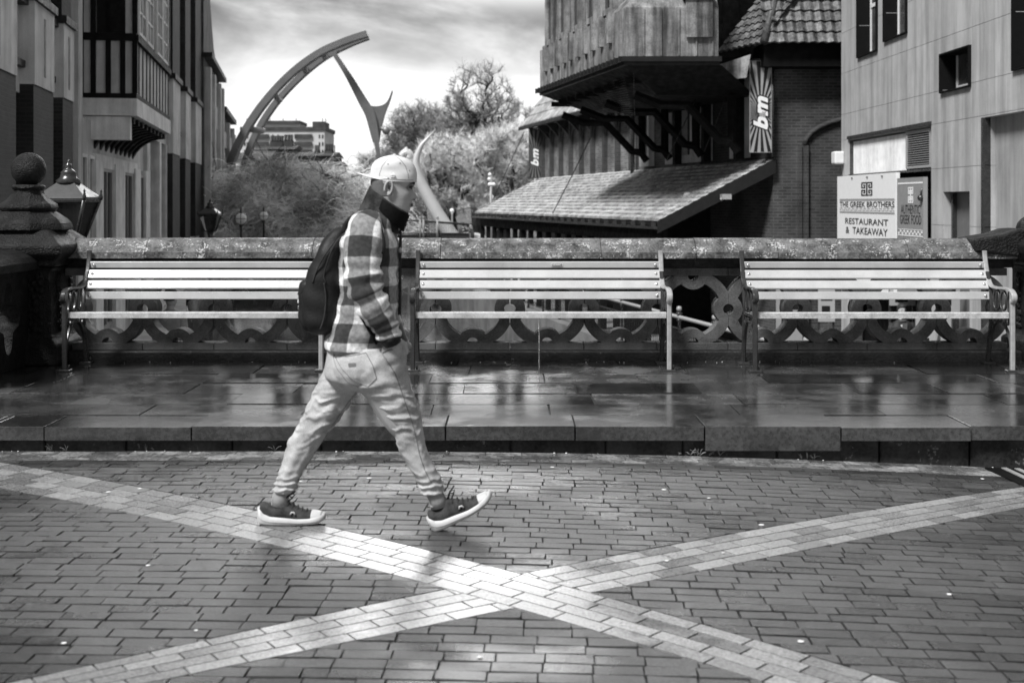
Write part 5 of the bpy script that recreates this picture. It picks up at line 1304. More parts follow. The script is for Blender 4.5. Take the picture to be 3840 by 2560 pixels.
willow('willow_tree', (XX(1060,Dw),Dw,-2.2), 4.9, ZZ(632,Dw), 5, 17000, 'wide weeping willow with black gnarled limbs filling the left of the river', [
 [W3(1040,1030),W3(1020,885),W3(930,845,-.5),W3(880,770,-.5),W3(835,730,-.5),W3(810,690,-.5),W3(778,680,-.5)],
 [W3(1035,1000),W3(1030,880),W3(1075,815,.5),W3(1090,790,.5),W3(1055,755,.5),W3(1010,735,.5),W3(990,690,.5)],
 [W3(1040,1000),W3(1060,885),W3(1130,822),W3(1125,730),W3(1095,690),W3(1055,660),W3(1010,672)],
 [W3(1045,1000),W3(1085,890,1),W3(1160,845,1),W3(1130,815,1),W3(1080,820,1),W3(1060,850,1)],
 [W3(1040,1000),W3(1110,880,-1),W3(1190,825,-1),W3(1240,760,-1),W3(1290,700,-1),W3(1265,665,-1),W3(1215,675,-1)],
 [W3(1040,1000),W3(1000,880,1),W3(960,840,1),W3(930,800,1),W3(960,700,1),W3(1000,650,1)],
 [W3(1040,1000),W3(1150,870,0),W3(1260,790,0),W3(1320,750,0),W3(1370,720,0)],
 [W3(1040,1000),W3(960,875,-1),W3(870,800,-1),W3(800,760,-1),W3(760,745,-1)]])
willow('willow_tree', (XX(1330,84),84,-2.2), 4.6, ZZ(655,84), 9, 4500, 'paler willow half hidden behind the walking man', [[P(1330,1000,84),P(1330,880,84),P(1300,780,84),P(1260,700,84)],[P(1330,1000,84),P(1360,860,84),P(1400,760,84),P(1430,720,84)]])
# ------------------------------------------------------------------ the walking man
MD = 5.42
def MP(xs, ys, dy=0.0): return P(xs, ys, MD+dy)
def check_mat(name, sc=.078, flipx=0.0, flipz=0.0):
    m = bpy.data.materials.new(name); m.use_nodes = True; t = m.node_tree; b = t.nodes['Principled BSDF']
    uv = nd(t, 'ShaderNodeTexCoord'); sp = nd(t, 'ShaderNodeSeparateXYZ'); t.links.new(uv.outputs['UV'], sp.inputs[0])
    nz = nd(t, 'ShaderNodeTexNoise'); nz.inputs['Scale'].default_value = 60; nz.inputs['Detail'].default_value = 5; t.links.new(uv.outputs['Object'], nz.inputs['Vector'])
    nl = nd(t, 'ShaderNodeTexNoise'); nl.inputs['Scale'].default_value = 9; t.links.new(uv.outputs['Object'], nl.inputs['Vector'])
    def stripe(o, per):
        f = mth(t, 'FRACT', mth(t, 'ADD', mth(t, 'DIVIDE', o, per), mth(t, 'MULTIPLY', mth(t, 'SUBTRACT', nl.outputs['Fac'], .5), .10)))
        return mrange(t, mth(t, 'ABSOLUTE', mth(t, 'SUBTRACT', f, .5)), .235, .265, 0, 1)
    a_ = stripe(sp.outputs[0], sc*2); c_ = stripe(sp.outputs[1], sc*2.1)
    s_ = mth(t, 'ADD', a_, c_)                   # 0 dark/dark, 1 mixed, 2 white
    v = mth(t, 'MULTIPLY_ADD', mth(t, 'MULTIPLY', s_, s_), .135, .035)
    v = mth(t, 'MULTIPLY_ADD', s_, .05, v)
    v = mth(t, 'MULTIPLY', v, mrange(t, nz.outputs['Fac'], .3, .7, .75, 1.25))
    cb = nd(t, 'ShaderNodeCombineColor')
    for i in range(3): t.links.new(v, cb.inputs[i])
    t.links.new(cb.outputs[0], b.inputs['Base Color']); b.inputs['Roughness'].default_value = .9; b.inputs['Specular IOR Level'].default_value = .2
    b.inputs['Sheen Weight'].default_value = .2
    bp = nd(t, 'ShaderNodeBump'); bp.inputs['Strength'].default_value = .5; bp.inputs['Distance'].default_value = .003
    t.links.new(nz.outputs['Fac'], bp.inputs['Height']); t.links.new(bp.outputs[0], b.inputs['Normal'])
    return m
M['check'] = check_mat('chequered jacket wool')
def lerp(a_, b_, t_): return a_+(b_-a_)*t_
def dense(rows, n):            # catmull-rom resample of numeric tuples
    out = []; N = len(rows)-1
    for k in range(n+1):
        u = k/n*N; i = min(int(u), N-1); u -= i
        p0, p1, p2, p3 = rows[max(i-1,0)], rows[i], rows[i+1], rows[min(i+2,N)]
        out.append(tuple(.5*((2*b_)+(-a_+c_)*u+(2*a_-5*b_+4*c_-d_)*u*u+(-a_+3*b_-3*c_+d_)*u**3) for a_, b_, c_, d_ in zip(p0,p1,p2,p3)))
    return out
def hslices(mb, rows, dyc, n=56, seg=40, fold=None, sq=2.3, uvo=(0,0), cap=True, tiltx=0.0):
    """rows: (ys, xl, xr, half depth). Horizontal slices; fold(u, theta)->radial scale offset in metres"""
    rr = dense(rows, n); rings = []; us = []; vs = []; L = 0; prev = None
    for k, (ys, xl, xr, hd) in enumerate(rr):
        c = MP((xl+xr)/2, ys, dyc); a_ = (xr-xl)/2*(MD+dyc)/F; ring = []
        for i in range(seg):
            th = 2*pi*i/seg; cs, sn = cos(th), sin(th)
            x = math.copysign(abs(cs)**(2/sq), cs)*a_; y = math.copysign(abs(sn)**(2/sq), sn)*hd
            f_ = fold(k/n, th, c.z) if fold else 0
            l = sqrt(x*x+y*y)+1e-6
            ring.append(c+Vector((x*(1+f_/l), y*(1+f_/l), tiltx*y)))
        rings.append(ring)
        if prev is not None: L += (c-prev).length
        prev = c; vs.append(L+uvo[1])
    per = 2*pi*((rr[n//2][2]-rr[n//2][1])/2*MD/F+rr[n//2][3])/2
    us = [uvo[0]+per*i/seg for i in range(seg+1)]
    mb.loft(rings, uvs=(us, vs), cap=cap)
    return rings
foot = MP(1330, 1978); foot.z = GZ(foot.x)
MAN = thing('person', foot, 'man striding to the right in backward cap, chequered jacket, pale jeans and black backpack', 'person')
FRN = -.04; REAR = .05                       # lateral offset of the near (front) and far (rear) leg at the foot
# ---- body under the clothes: head, neck, trunk, limbs and hands in one mesh, fused with a remesh
bd = MB()
# head: horizontal rings with separate profile handling
hp_rows = [ # ys, x_back, x_front(face base), half width, nose/lip extra
 (806,1462,1519,.030,0),(800,1450,1528,.042,.0),(792,1440,1534,.052,.002),(785,1430,1536,.057,.003),(779,1424,1536,.060,.003),(774,1421,1535,.062,.006),(771,1419,1536,.0635,.013),
 (764,1416,1537,.064,.008),(762,1415,1538,.065,.015),(755,1412,1539,.066,.010),(750,1410,1540,.067,.012),(746,1408,1541,.068,.025),(740,1405,1542,.069,.0300),(734,1402,1543,.070,.026),(725,1398,1544,.071,.018),
 (715,1396,1544,.072,.009),(706,1394,1544,.073,.0065),(698,1393,1547,.074,.007),(690,1392,1552,.0755,.005),(680,1392,1554,.077,.002),(660,1396,1552,.074,0),(640,1404,1544,.069,0),(625,1414,1534,.062,0),(612,1428,1520,.050,0),(603,1445,1505,.035,0),(600,1462,1490,.015,0)]
rr = dense(hp_rows, 88); rings = []
def eye_dent(z, yy, xf):      # eye sockets, at +-.032 from the mid line
    ez = ZZ(702, MD); d = 0
    for s_ in (-1, 1): d += math.exp(-((yy-s_*.031)/.017)**2-((z-ez)/.012)**2)
    return -.015*d
for ys, xb, xf, hw, ex in rr:
    z = ZZ(ys, MD); X0 = XX(xb, MD); X1 = XX(xf, MD); cx_ = lerp(X0, X1, .46); ring = []
    for i in range(72):
        th = 2*pi*i/72; cs, sn = cos(th), sin(th)
        ax = (X1-cx_) if cs > 0 else (cx_-X0); p_ = 2.35 if cs > 0 else 2.1
        x = math.copysign(abs(cs)**(2/p_), cs)*ax; y = math.copysign(abs(sn)**(2/p_), sn)*hw
        if cs > 0:
            wn = .011+.004*max(0, 1-abs(z-ZZ(745,MD))/.012) if z > ZZ(752, MD) else .020
            x += ex*math.exp(-(y/wn)**2)+eye_dent(z, y, X1)*(cs**.5)
            cz2 = ZZ(728, MD); x += .004*math.exp(-((abs(y)-.045)/.018)**2-((z-cz2)/.02)**2)
        ring.append(Vector((cx_+x, MD+y, z)))
    rings.append(ring)
bd.loft(rings)
bd2 = MB()
def limb(mb, pts, n=8, seg=14):    # pts: (Vector, radius)
    v = dense([(p.x,p.y,p.z,r) for p, r in pts], n*(len(pts)-1)); mb.tube([Vector(q[:3]) for q in v], [q[3] for q in v], seg)
limb(bd, [(MP(1452,700),.062),(MP(1446,740),.060),(MP(1436,780),.060),(MP(1420,820),.066),(MP(1405,850),.07)])
hs = []
def ell(mb, rows, dyc=0): hslices(mb, rows, dyc, n=30, seg=28)
ell(bd, [(830,1350,1462,.09),(870,1310,1465,.16),(930,1300,1468,.155),(1050,1300,1465,.14),(1180,1290,1470,.14),(1290,1270,1480,.15),(1400,1260,1490,.15),(1450,1290,1470,.13)])
limb(bd, [(MP(1390,1400,-.08),.075),(MP(1480,1560,-.07),.062),(MP(1530,1630,-.06),.05),(MP(1570,1720,-.05),.046),(MP(1630,1850,FRN),.032),(MP(1640,1895,FRN),.034)])
limb(bd, [(MP(1310,1400,.08),.075),(MP(1220,1560,.07),.06),(MP(1170,1630,.06),.048),(MP(1115,1730,.05),.044),(MP(1050,1870,REAR),.032),(MP(1040,1910,REAR),.034)])
limb(bd, [(MP(1370,860,-.17),.05),(MP(1362,960,-.21),.044),(MP(1375,1080,-.23),.038),(MP(1425,1180,-.21),.034),(MP(1468,1262,-.19),.026)])
limb(bd, [(MP(1370,860,.17),.05),(MP(1380,960,.21),.044),(MP(1410,1080,.22),.038),(MP(1450,1180,.22),.034),(MP(1480,1252,.19),.026)])
def hand(mb, w, d, side, curl=.5):      # w wrist, d direction of the palm, fingers curl towards +x
    d = d.normalized(); s_ = Vector((0,side,0)); f_ = d.cross(s_).normalized()
    across = s_.cross(d).normalized()
    mb.tube([w, w+d*.03, w+d*.07, w+d*.095], [.025,.034,.036,.026], 12)
    for k, (o_, L) in enumerate(((-.028,.062),(-.010,.072),(.009,.068),(.027,.052))):
        p = w+d*.088+across*o_*1.0; q_ = [p]; dd = d.copy(); 
        for j in range(3): dd = (Matrix.Rotation(-curl*side, 3, across) @ dd); q_.append(q_[-1]+dd*L*(.42,.32,.26)[j])
        mb.tube([p-d*.03]+q_, [.0095,.0095,.009,.008,.006], 8)
    p = w+d*.025+across*.028; mb.tube([p, p+(across*.6+d*.7).normalized()*.032, p+(across*.5+d*.85).normalized()*.032+(across*.15+d*.98).normalized()*.028, p+(across*.5+d*.85).normalized()*.032+d*.045], [.013,.0115,.010,.007], 8)
hand(bd, MP(1466,1262,-.185), Vector((.22,.30,-.9)), -1, .2); hand(bd, MP(1480,1252,.19), Vector((.1,-.6,-.8)), 1, .35)
body = bd.build('body', M['skin'], MAN)
rm = body.modifiers.new('r', 'REMESH'); rm.mode = 'VOXEL'; rm.voxel_size = .0042; rm.use_smooth_shade = True
# ear
er = MB(); ec = MP(1458,703,-.0755)
er.tube([ec+Vector((.0165*cos(a_)+.004*sin(a_), -.010-.004*sin(a_*.5), .030*sin(a_)-.002)) for a_ in [pi*(-.55)+k*pi*1.75/18 for k in range(19)]][::-1], [.0035]+[.0048]*17+[.004], 8)
er.tube([ec+Vector((.009*cos(a_)-.001, -.007, .018*sin(a_)+.001)) for a_ in [pi*.1+k*pi*1.1/10 for k in range(11)]], .0035, 6)
er.sphere(ec+Vector((.0,-.006,-.026)), .009, 12, sc=(1,.6,1)); er.sphere(ec+Vector((.013,-.004,-.004)), .006, 10, sc=(.7,.8,1.2))
er.sphere(ec+Vector((.001,.001,.0)), .022, 16, sc=(.7,.45,1.15)); er.build('ear', M['skin'], MAN)
er = MB(); er.sphere(ec+Vector((.002,-.010,.001)), .008, 12, sc=(.7,.25,1.4)); er.build('ear_shade', M['hairshade'], MAN)  # dark patch paints the shade inside the ear
# eye, brow, lips, nostril, short hair
for s_ in (-1, 1):
    e_ = MB(); c_ = MP(1540,703,.031*s_); e_.sphere(c_-Vector((.006,0,0)), .0115, 16); eo = e_.build('eye', M['eyewhite'] if 'eyewhite' in M else M['sock'], MAN)
    e_ = MB(); e_.sphere(c_+Vector((.0030,s_*.001,-.0012)), .0052, 12, sc=(.6,1,1)); e_.build('iris', M['hairshade'], eo, base=MAN['_b'])
    e_ = MB(); e_.tube([c_+Vector((.0068-.9*abs(k)**2*.0022-.0, s_*k*.0065, .0042-.0006*k*k)) for k in (-2.2,-1,0,1,2.4)], .0046, 6); e_.tube([c_+Vector((.0058-.9*abs(k)**2*.0018, s_*k*.0065, -.0062+.0008*k*k)) for k in (-2,-1,0,1,2)], .0016, 6); e_.build('eyelid_shade', M['hairshade'], eo, base=MAN['_b'])  # lids dark and thick to carry the eye socket shade
    e_ = MB(); e_.tube([MP(1552,690,s_*.012),MP(1553,686,s_*.022)+Vector((.001,0,0)),MP(1549,685,s_*.036),MP(1540,688,s_*.050)], [.0036,.0052,.0048,.0018], 6, flat=1); e_.build('eyebrow', M['hairshade'], MAN)
l_ = MB(); l_.tube([MP(1547.5,765.5,y_)-Vector((abs(y_)**2*16,0,0)) for y_ in (-.022,-.014,-.006,0,.006,.014,.022)], [.0012,.003,.0042,.0042,.0042,.003,.0012], 8)
l_.tube([MP(1545,772.5,y_)-Vector((abs(y_)**2*18,0,0)) for y_ in (-.019,-.012,-.005,0,.005,.012,.019)], [.0012,.0035,.0045,.0048,.0045,.0035,.0012], 8); l_.build('lips', M['lips'] if 'lips' in M else M['skin'], MAN)
l_ = MB(); l_.tube([MP(1546.5,769,y_)-Vector((abs(y_)**2*14,0,0)) for y_ in (-.021,-.01,0,.01,.021)], [.0008,.0018,.002,.0018,.0008], 6)
for s_ in (-1,1): l_.sphere(MP(1553,749,s_*.008), .0048, 8, sc=(1.3,.8,.5))
l_.build('mouth_nostril_shade', M['hairshade'], MAN)  # dark line and spots paint shade between the lips and in nostrils
h_ = MB(); rings = []
for ys, xb, xf, hw, ex in dense([r for r in hp_rows if 655 < r[0] < 735][::1], 20):
    z = ZZ(ys, MD); X0 = XX(xb, MD); X1 = XX(xf, MD); cx_ = lerp(X0, X1, .46); ring = []
    fr_ = .60 if ys < 690 else .54
    for i in range(25):
        th = pi*fr_+(2*pi-2*pi*fr_)*i/24; cs, sn = cos(th), sin(th); ax = (X1-cx_) if cs > 0 else (cx_-X0)
        ring.append(Vector((cx_+math.copysign(abs(cs)**(2/2.1), cs)*(ax+.0022), MD+math.copysign(abs(sn)**(2/2.1), sn)*(hw+.0022), z)))
    rings.append(ring)
h_.loft(rings, closed=False); h_.build('hair', M['stubble'], MAN)
from mathutils.bvhtree import BVHTree
def caster(o):
    bpy.context.view_layer.update(); dg = bpy.context.evaluated_depsgraph_get(); ev = o.evaluated_get(dg); me = ev.to_mesh()
    off = Vector(MAN['_b']); t_ = BVHTree.FromPolygons([v.co+off for v in me.vertices], [tuple(p.vertices) for p in me.polygons]); ev.to_mesh_clear()
    O = Vector((0,0,HC))
    def f(xs, ys, lift=.001):
        d = (P(xs, ys, 1)-O).normalized(); h = t_.ray_cast(O, d)
        return (h[0] if h[0] is not None else MP(xs, ys, -.1))-d*lift
    return f
# ---- cap worn backwards
cp_ = MB(); 
cap_rows = [(682,1390,1562,.081),(672,1390,1563,.0825),(655,1389,1564,.083),(640,1390,1562,.082),(625,1393,1557,.080),(610,1402,1548,.074),(598,1417,1534,.064),(590,1434,1516,.050),(584,1458,1496,.026),(581.5,1472,1483,.008)]
rr = dense(cap_rows, 44); rings = []
for k, (ys, xl, xr, hd) in enumerate(rr):
    ring = []; a_ = (xr-xl)/2*MD/F; c = MP((xl+xr)/2, ys)
    for i in range(64):
        th = 2*pi*i/64; cs, sn = cos(th), sin(th); 
        f_ = .0
        zt = (k/44)
        tilt = (-cs*.0035)*(1-zt)            # band slightly lower at the forehead
        # dents in the soft crown
        f_ += -.006*math.exp(-((th-5.35)/.42)**2-((zt-.42+.30*(th-5.35))/.13)**2)-.004*math.exp(-((th-4.65)/.4)**2-((zt-.30)/.12)**2)+.0035*math.exp(-((th-4.95)/.4)**2-((zt-.55)/.12)**2)
        for s6 in range(6): f_ += -.0012*math.exp(-(((th-s6*pi/3-.2+pi) % (2*pi)-pi)/.03)**2)
        l = sqrt((cs*a_)**2+(sn*hd)**2)+1e-6
        ring.append(c+Vector((cs*a_*(1+f_/l), sn*hd*(1+f_/l), tilt)))
    rings.append(ring)
cp_.loft(rings); cp_.sphere(MP(1479,580.5), .008, 10, sc=(1,1,.5)); CAP = cp_.build('cap', M['cap'], MAN)
br_ = MB(); n1_, n2_ = 24, 8; top_, bot_ = [], []
for i in range(n1_+1):
    th = pi/2+pi*i/n1_                       # half circle towards -x
    rt, rb = [], []
    for j in range(n2_+1):
        f_ = j/n2_; ex_ = abs(cos(th))**.75
        base_x = XX(1466, MD)+cos(th)*.083; base_y = sin(th)*.0815
        x = base_x+cos(th)*.066*f_*ex_*1.0-.0*f_; y = base_y*(1-.10*f_*ex_); 
        zc = ZZ(676, MD)+.001+(XX(1466,MD)-x)*.21-.022*(abs(y)/.08)**2*min(1,f_*1.5)*ex_+.006*(1-ex_)
        rt.append(Vector((x, MD+y, zc+.0022))); rb.append(Vector((x, MD+y, zc-.0022)))
    top_.append(rt+rb[::-1])
br_.loft(top_, closed=True, cap=True); br_.build('visor', M['cap'], CAP, base=MAN['_b'])
cpf = caster(CAP); sm2 = MB()
for ln in ([(1479,583),(1500,598),(1520,622),(1530,650),(1532,674)],[(1479,583),(1452,600),(1432,625),(1424,650),(1422,672)],[(1400,668),(1440,671),(1480,673),(1520,674),(1556,676)]):
    q_ = []
    for a_, b_ in zip(ln, ln[1:]):
        for k in range(6): q_.append(cpf(lerp(a_[0],b_[0],k/6), lerp(a_[1],b_[1],k/6), .0003))
    sm2.tube(q_, .0011, 5)
for xs, ys in ((1500,612),(1455,616),(1535,640)):
    sm2.sphere(cpf(xs, ys, 0), .003, 8)
sm2.build('stitching', M['thread'], CAP, base=MAN['_b'])
lg = MB(); lc = MP(1474,657,-.0860)
for a_, b_ in (((-.011,-.007),(-.008,.009)),((-.008,.009),(.002,.009)),((.002,.009),(.011,-.006)),((-.011,-.007),(.011,-.006)),((-.006,-.003),(-.004,.005)),((-.004,.005),(.000,-.003)),((.0,-.003),(.001,.005)),((.003,-.003),(.006,.001))):
    lg.tube([lc+Vector((a_[0],0,a_[1])), lc+Vector((b_[0],0,b_[1]))], .0014, 5)
lg.build('embroidered_emblem', M['letter'], CAP, base=MAN['_b'])
sw = MB(); rr0 = [Vector((p.x, p.y, p.z)) for p in rings[1]]
sw.tube([Vector(((p.x-c.x)*1.004+c.x, (p.y-MD)*1.01+MD, p.z+.012)) for p in rings[2]]+[rings[2][0]+Vector((0,0,.012))], .0009, 4, cap=False); 
# ---- collar
co = MB()
def oval(cx1, cy1, cx2, cy2, hw, n=40, dz=0, k=1.0):      # ellipse through back point (cx1,cy1) and front point (cx2,cy2)
    A = MP(cx1, cy1); B = MP(cx2, cy2); c = (A+B)/2; u = (B-A)/2
    return [c+u*cos(2*pi*i/n)*k+Vector((0, hw*k*sin(2*pi*i/n), 0)) for i in range(n)]
rg = [oval(1340,800,1500,880,.105), oval(1352,775,1508,852,.096), oval(1368,738,1520,828,.088), oval(1384,702,1533,806,.084), oval(1386,698,1534,801,.082), oval(1389,702,1531,806,.078), oval(1372,745,1515,835,.080), oval(1360,785,1500,860,.085)]
co.loft(rg, cap=False); 
for i, v in enumerate(co.v): v += Vector((mnoise.noise(v*14)*.006, mnoise.noise(v*11+Vector((5,5,5)))*.006, mnoise.noise(v*12+Vector((9,0,0)))*.004))
co.build('collar', M['collar'], MAN)
cl_ = MB(); # black open lapel at the front of the collar
def onear(t_, f_):    # point on the near side of the collar: t 0 back..1 front, f 0 bottom..1 rim
    a_ = pi+pi*t_; lo, hi = oval(1352,790,1520,880,.104,2), oval(1386,698,1536,803,.085,2)
    def q(A,B,C,D2,hw): 
        P1, P2 = MP(A,B), MP(C,D2); c = (P1+P2)/2; u = (P2-P1)/2; return c+u*cos(a_)+Vector((0,hw*sin(a_),0))
    return q(1356,800,1512,868,.104).lerp(q(1388,704,1534,806,.087), f_)
rings_ = []
for k in range(13):
    t_ = .42+.58*k/12; f0 = max(.0, .50-.62*(k/12)); rings_.append([onear(t_, f0+(.97-f0)*j/6)+Vector((.004*(k/12),-.004-.004*sin(pi*j/6),0)) for j in range(7)])
cl_.loft(rings_, closed=False); cl_.build('collar_lining', M['black'], MAN)
# ---- jacket torso and sleeves (one garment mesh)
jk = MB()
def jfold(u, th, z):
    return .006*sin(z*38+2.0*sin(th*2))*(.3+.7*abs(sin(th)))*.6+.004*sin(z*71+th*3)+.006*mnoise.noise(Vector((cos(th)*2, sin(th)*2, z*7)))
trs = [(1304,1222,1468,.178),(1292,1217,1474,.180),(1250,1222,1482,.178),(1180,1246,1492,.172),(1100,1262,1494,.168),(1000,1262,1496,.170),(930,1268,1496,.180),(880,1285,1490,.185),(850,1300,1482,.172),(825,1326,1474,.140),(806,1346,1466,.105),(792,1362,1458,.085)]
hslices(jk, trs, 0, n=70, seg=56, fold=jfold, uvo=(.03,.0))
# flared front hem
hem = MB(); fl_r = []
for k in range(12):
    f_ = k/11; ys = lerp(1170, 1312, f_); xl = lerp(1478, 1440, f_); xr = lerp(1496, 1546, f_**1.3); hd = lerp(.10, .085, f_)
    c = MP((xl+xr)/2, ys, .06); a_ = (xr-xl)/2*MD/F; fl_r.append([c+Vector((cos(2*pi*i/24)*a_, sin(2*pi*i/24)*hd, (.012 if f_ > .9 else 0)*cos(2*pi*i/24))) for i in range(24)])
jk.loft(fl_r, uvs=([.02+.24*i/24 for i in range(25)], [.17-.17*k/11 for k in range(12)]))
def sleeve(pts, n=60, seg=36, uvo=(0,0), amp=1.0):
    v = dense([(p.x,p.y,p.z,a_,b_) for p, a_, b_ in pts], n); rings = []; L = 0; vs = []
    for k in range(n+1):
        p = Vector(v[k][:3]); q0 = Vector(v[max(k-1,0)][:3]); q1 = Vector(v[min(k+1,n)][:3]); t_ = (q1-q0).normalized()
        y = Vector((0,1,0)); x = y.cross(t_).normalized(); y = t_.cross(x).normalized(); ring = []
        if k: L += (p-Vector(v[k-1][:3])).length
        vs.append(uvo[1]-L)
        for i in range(seg):
            th = 2*pi*i/seg; u = k/n
            f_ = amp*(.009*math.exp(-((u-.55)/.16)**2)*sin(L*95+1.6*sin(th))+.006*math.exp(-((u-.88)/.13)**2)*sin(L*150+th)+.003*sin(L*48+th*2)+.004*mnoise.noise(Vector((cos(th)*2,sin(th)*2,L*14))))
            ring.append(p+x*cos(th)*(v[k][3]+f_)+y*sin(th)*(v[k][4]+f_))
        rings.append(ring)
    r0 = sum(a_+b_ for _, a_, b_ in pts)/len(pts)/2
    jk.loft(rings, uvs=([uvo[0]+2*pi*r0*i/seg for i in range(seg+1)], vs))
sleeve([(MP(1396,812,-.105),.040,.035),(MP(1378,838,-.145),.072,.052),(MP(1368,880,-.17),.083,.062),(MP(1362,950,-.195),.081,.066),(MP(1362,1030,-.21),.078,.064),(MP(1374,1095,-.222),.076,.062),(MP(1402,1155,-.222),.068,.058),(MP(1434,1205,-.212),.060,.054),(MP(1458,1252,-.20),.050,.046),(MP(1466,1274,-.195),.043,.040)], uvo=(.10,.58))
sleeve([(MP(1396,812,.105),.040,.035),(MP(1380,838,.145),.07,.052),(MP(1372,880,.17),.078,.06),(MP(1375,950,.195),.078,.062),(MP(1390,1030,.21),.076,.06),(MP(1410,1095,.222),.07,.058),(MP(1438,1155,.222),.062,.055),(MP(1460,1205,.212),.056,.05),(MP(1480,1255,.20),.046,.042)], uvo=(.02,.58))
JK = jk.build('jacket', M['check'], MAN)
cf = MB(); cf.tube([MP(1459,1256,-.20),MP(1466,1272,-.195),MP(1474,1290,-.19)], [.047,.045,.036], 20); cf.build('cuff', M['collar'], MAN)
# zip edge and cord at the front of the jacket
zp = MB(); zp.tube([MP(1500,860,-.02),MP(1502,900,-.02),MP(1500,960,-.02),MP(1500,1100,-.02),MP(1498,1180,-.02)], .007, 6); zp.build('zip_edge', M['collar'], MAN)
for a_, r_ in ((MP(1494,850,-.035),.015),(MP(1500,938,-.03),.010)): zp = MB(); zp.sphere(a_, r_, 10, sc=(.9,.6,1.2)); zp.build('snap_button', M['signline'], MAN)
pk = MB(); pk.tube([MP(1352,1185,-.192),MP(1372,1218,-.196),MP(1398,1262,-.196),MP(1412,1290,-.19)], .006, 6); pk.build('pocket_edge', M['black'], MAN)
# ---- jeans: pelvis and two legs with fabric folds
jn = MB()
def ridge(p): return (1-abs(math.sin(p)))**1.6-.35      # sharp crests, wide valleys
def lfold(k0):
    def f(u, th, z):
        w_ = 1.1*mnoise.noise(Vector((cos(th)*1.5+k0, sin(th)*1.5, u*5)))
        a_ = .0115*math.exp(-((u-.40)/.20)**2)*ridge(u*36+.9*sin(th+k0)+w_*3)+.006*ridge(u*61+2*sin(th)+w_*4)*math.exp(-((u-.45)/.25)**2)
        a_ += .015*math.exp(-((u-.93)/.12)**2)*ridge(u*52+.8*sin(th+k0)+w_*1.6)
        a_ += .007*math.exp(-((u-.13)/.13)**2)*ridge(u*34+1.7*cos(th)+w_*2)
        return a_+.006*mnoise.noise(Vector((cos(th)*2+k0,sin(th)*2,u*14)))
    return f
near = [(1300,1300,1500,.100),(1350,1262,1522,.118),(1400,1262,1533,.118),(1440,1300,1540,.110),(1470,1350,1549,.100),(1495,1386,1560,.094),(1533,1420,1570,.088),(1572,1448,1578,.082),(1610,1468,1584,.078),(1648,1482,1591,.074),(1687,1496,1603,.068),(1725,1516,1616,.063),(1763,1539,1636,.058),(1795,1561,1656,.055),(1820,1572,1664,.053),(1850,1582,1662,.050)]
far_ = [(1300,1230,1440,.100),(1350,1222,1440,.118),(1400,1208,1420,.115),(1440,1188,1385,.106),(1470,1172,1345,.098),(1495,1163,1325,.092),(1533,1149,1302,.085),(1572,1128,1275,.080),(1610,1106,1241,.075),(1648,1085,1213,.070),(1687,1071,1191,.066),(1725,1060,1164,.061),(1763,1047,1141,.057),(1795,1038,1125,.054),(1820,1030,1116,.052),(1845,1024,1108,.050)]
def yleg(rows, y0, y1, k0, mb):
    rr = dense(rows, 110); rings = []; n = 110; seg = 44; fo = lfold(k0)
    for k, (ys, xl, xr, hd) in enumerate(rr):
        u = k/n; dy = lerp(y0, y1, min(1, u*1.1)); c = MP((xl+xr)/2, ys, dy); a_ = (xr-xl)/2*(MD+dy)/F; ring = []
        for i in range(seg):
            th = 2*pi*i/seg; cs, sn = cos(th), sin(th); f_ = fo(u, th, 0); l = 1
            x = math.copysign(abs(cs)**.93, cs)*(a_+f_); y = math.copysign(abs(sn)**.93, sn)*(hd+f_); ring.append(c+Vector((x, y, 0)))
        rings.append(ring)
    mb.loft(rings)
yleg(near, -.075, FRN, 0.5, jn); yleg(far_, .075, REAR, 2.0, jn)
hslices(jn, [(1285,1232,1478,.155),(1320,1228,1500,.165),(1370,1222,1515,.17),(1410,1222,1500,.165),(1440,1260,1460,.13),(1462,1310,1400,.06)], 0, n=30, seg=40)
jn.sphere(MP(1484,1345,-.125), .07, 20, sc=(.7,.9,1.2)); jn.sphere(MP(1470,1322,-.165), .052, 20, sc=(.85,.75,1.1)); jn.sphere(MP(1345,1375,-.10), .10, 20, sc=(1.15,.95,1.1))
JN = jn.build('jeans', M['denim'], MAN)
rmj = JN.modifiers.new('r', 'REMESH'); rmj.mode = 'VOXEL'; rmj.voxel_size = .005; rmj.use_smooth_shade = True
sm_ = JN.modifiers.new('s', 'SMOOTH'); sm_.iterations = 1; sm_.factor = .5
pc = MB()     # back pocket and seams, lying on the near hip
onhip = caster(JN)
def seam(pts, r=.0013):
    q_ = []
    for a_, b_ in zip(pts, pts[1:]):
        for k in range(6): q_.append(onhip(lerp(a_[0],b_[0],k/6), lerp(a_[1],b_[1],k/6)))
    q_.append(onhip(*pts[-1])); pc.tube(q_, r, 5)
seam([(1252,1330),(1300,1336),(1345,1328),(1372,1322)]); seam([(1372,1322),(1398,1370),(1412,1418),(1380,1450)],.0015); seam([(1380,1450),(1320,1425),(1280,1380),(1252,1330)])
seam([(1419,1306),(1450,1350),(1482,1400),(1500,1450),(1520,1510),(1545,1580),(1560,1640),(1572,1700),(1592,1760),(1618,1810)], .0016)
seam([(1436,1322),(1460,1312),(1482,1308),(1504,1306)],.003); seam([(1255,1306),(1250,1340),(1262,1380),(1300,1430),(1345,1452)]); seam([(1335,1470),(1290,1530),(1250,1590),(1205,1660),(1160,1730),(1118,1800)],.0014); 
pc.build('seam_stitching', M['thread'], JN, base=MAN['_b'])
pt = MB(); pt.quad(onhip(1306,1362,.003),onhip(1334,1360,.003),onhip(1334,1372,.003),onhip(1306,1374,.003)); pt.build('leather_patch', M['thread'], JN, base=MAN['_b'])
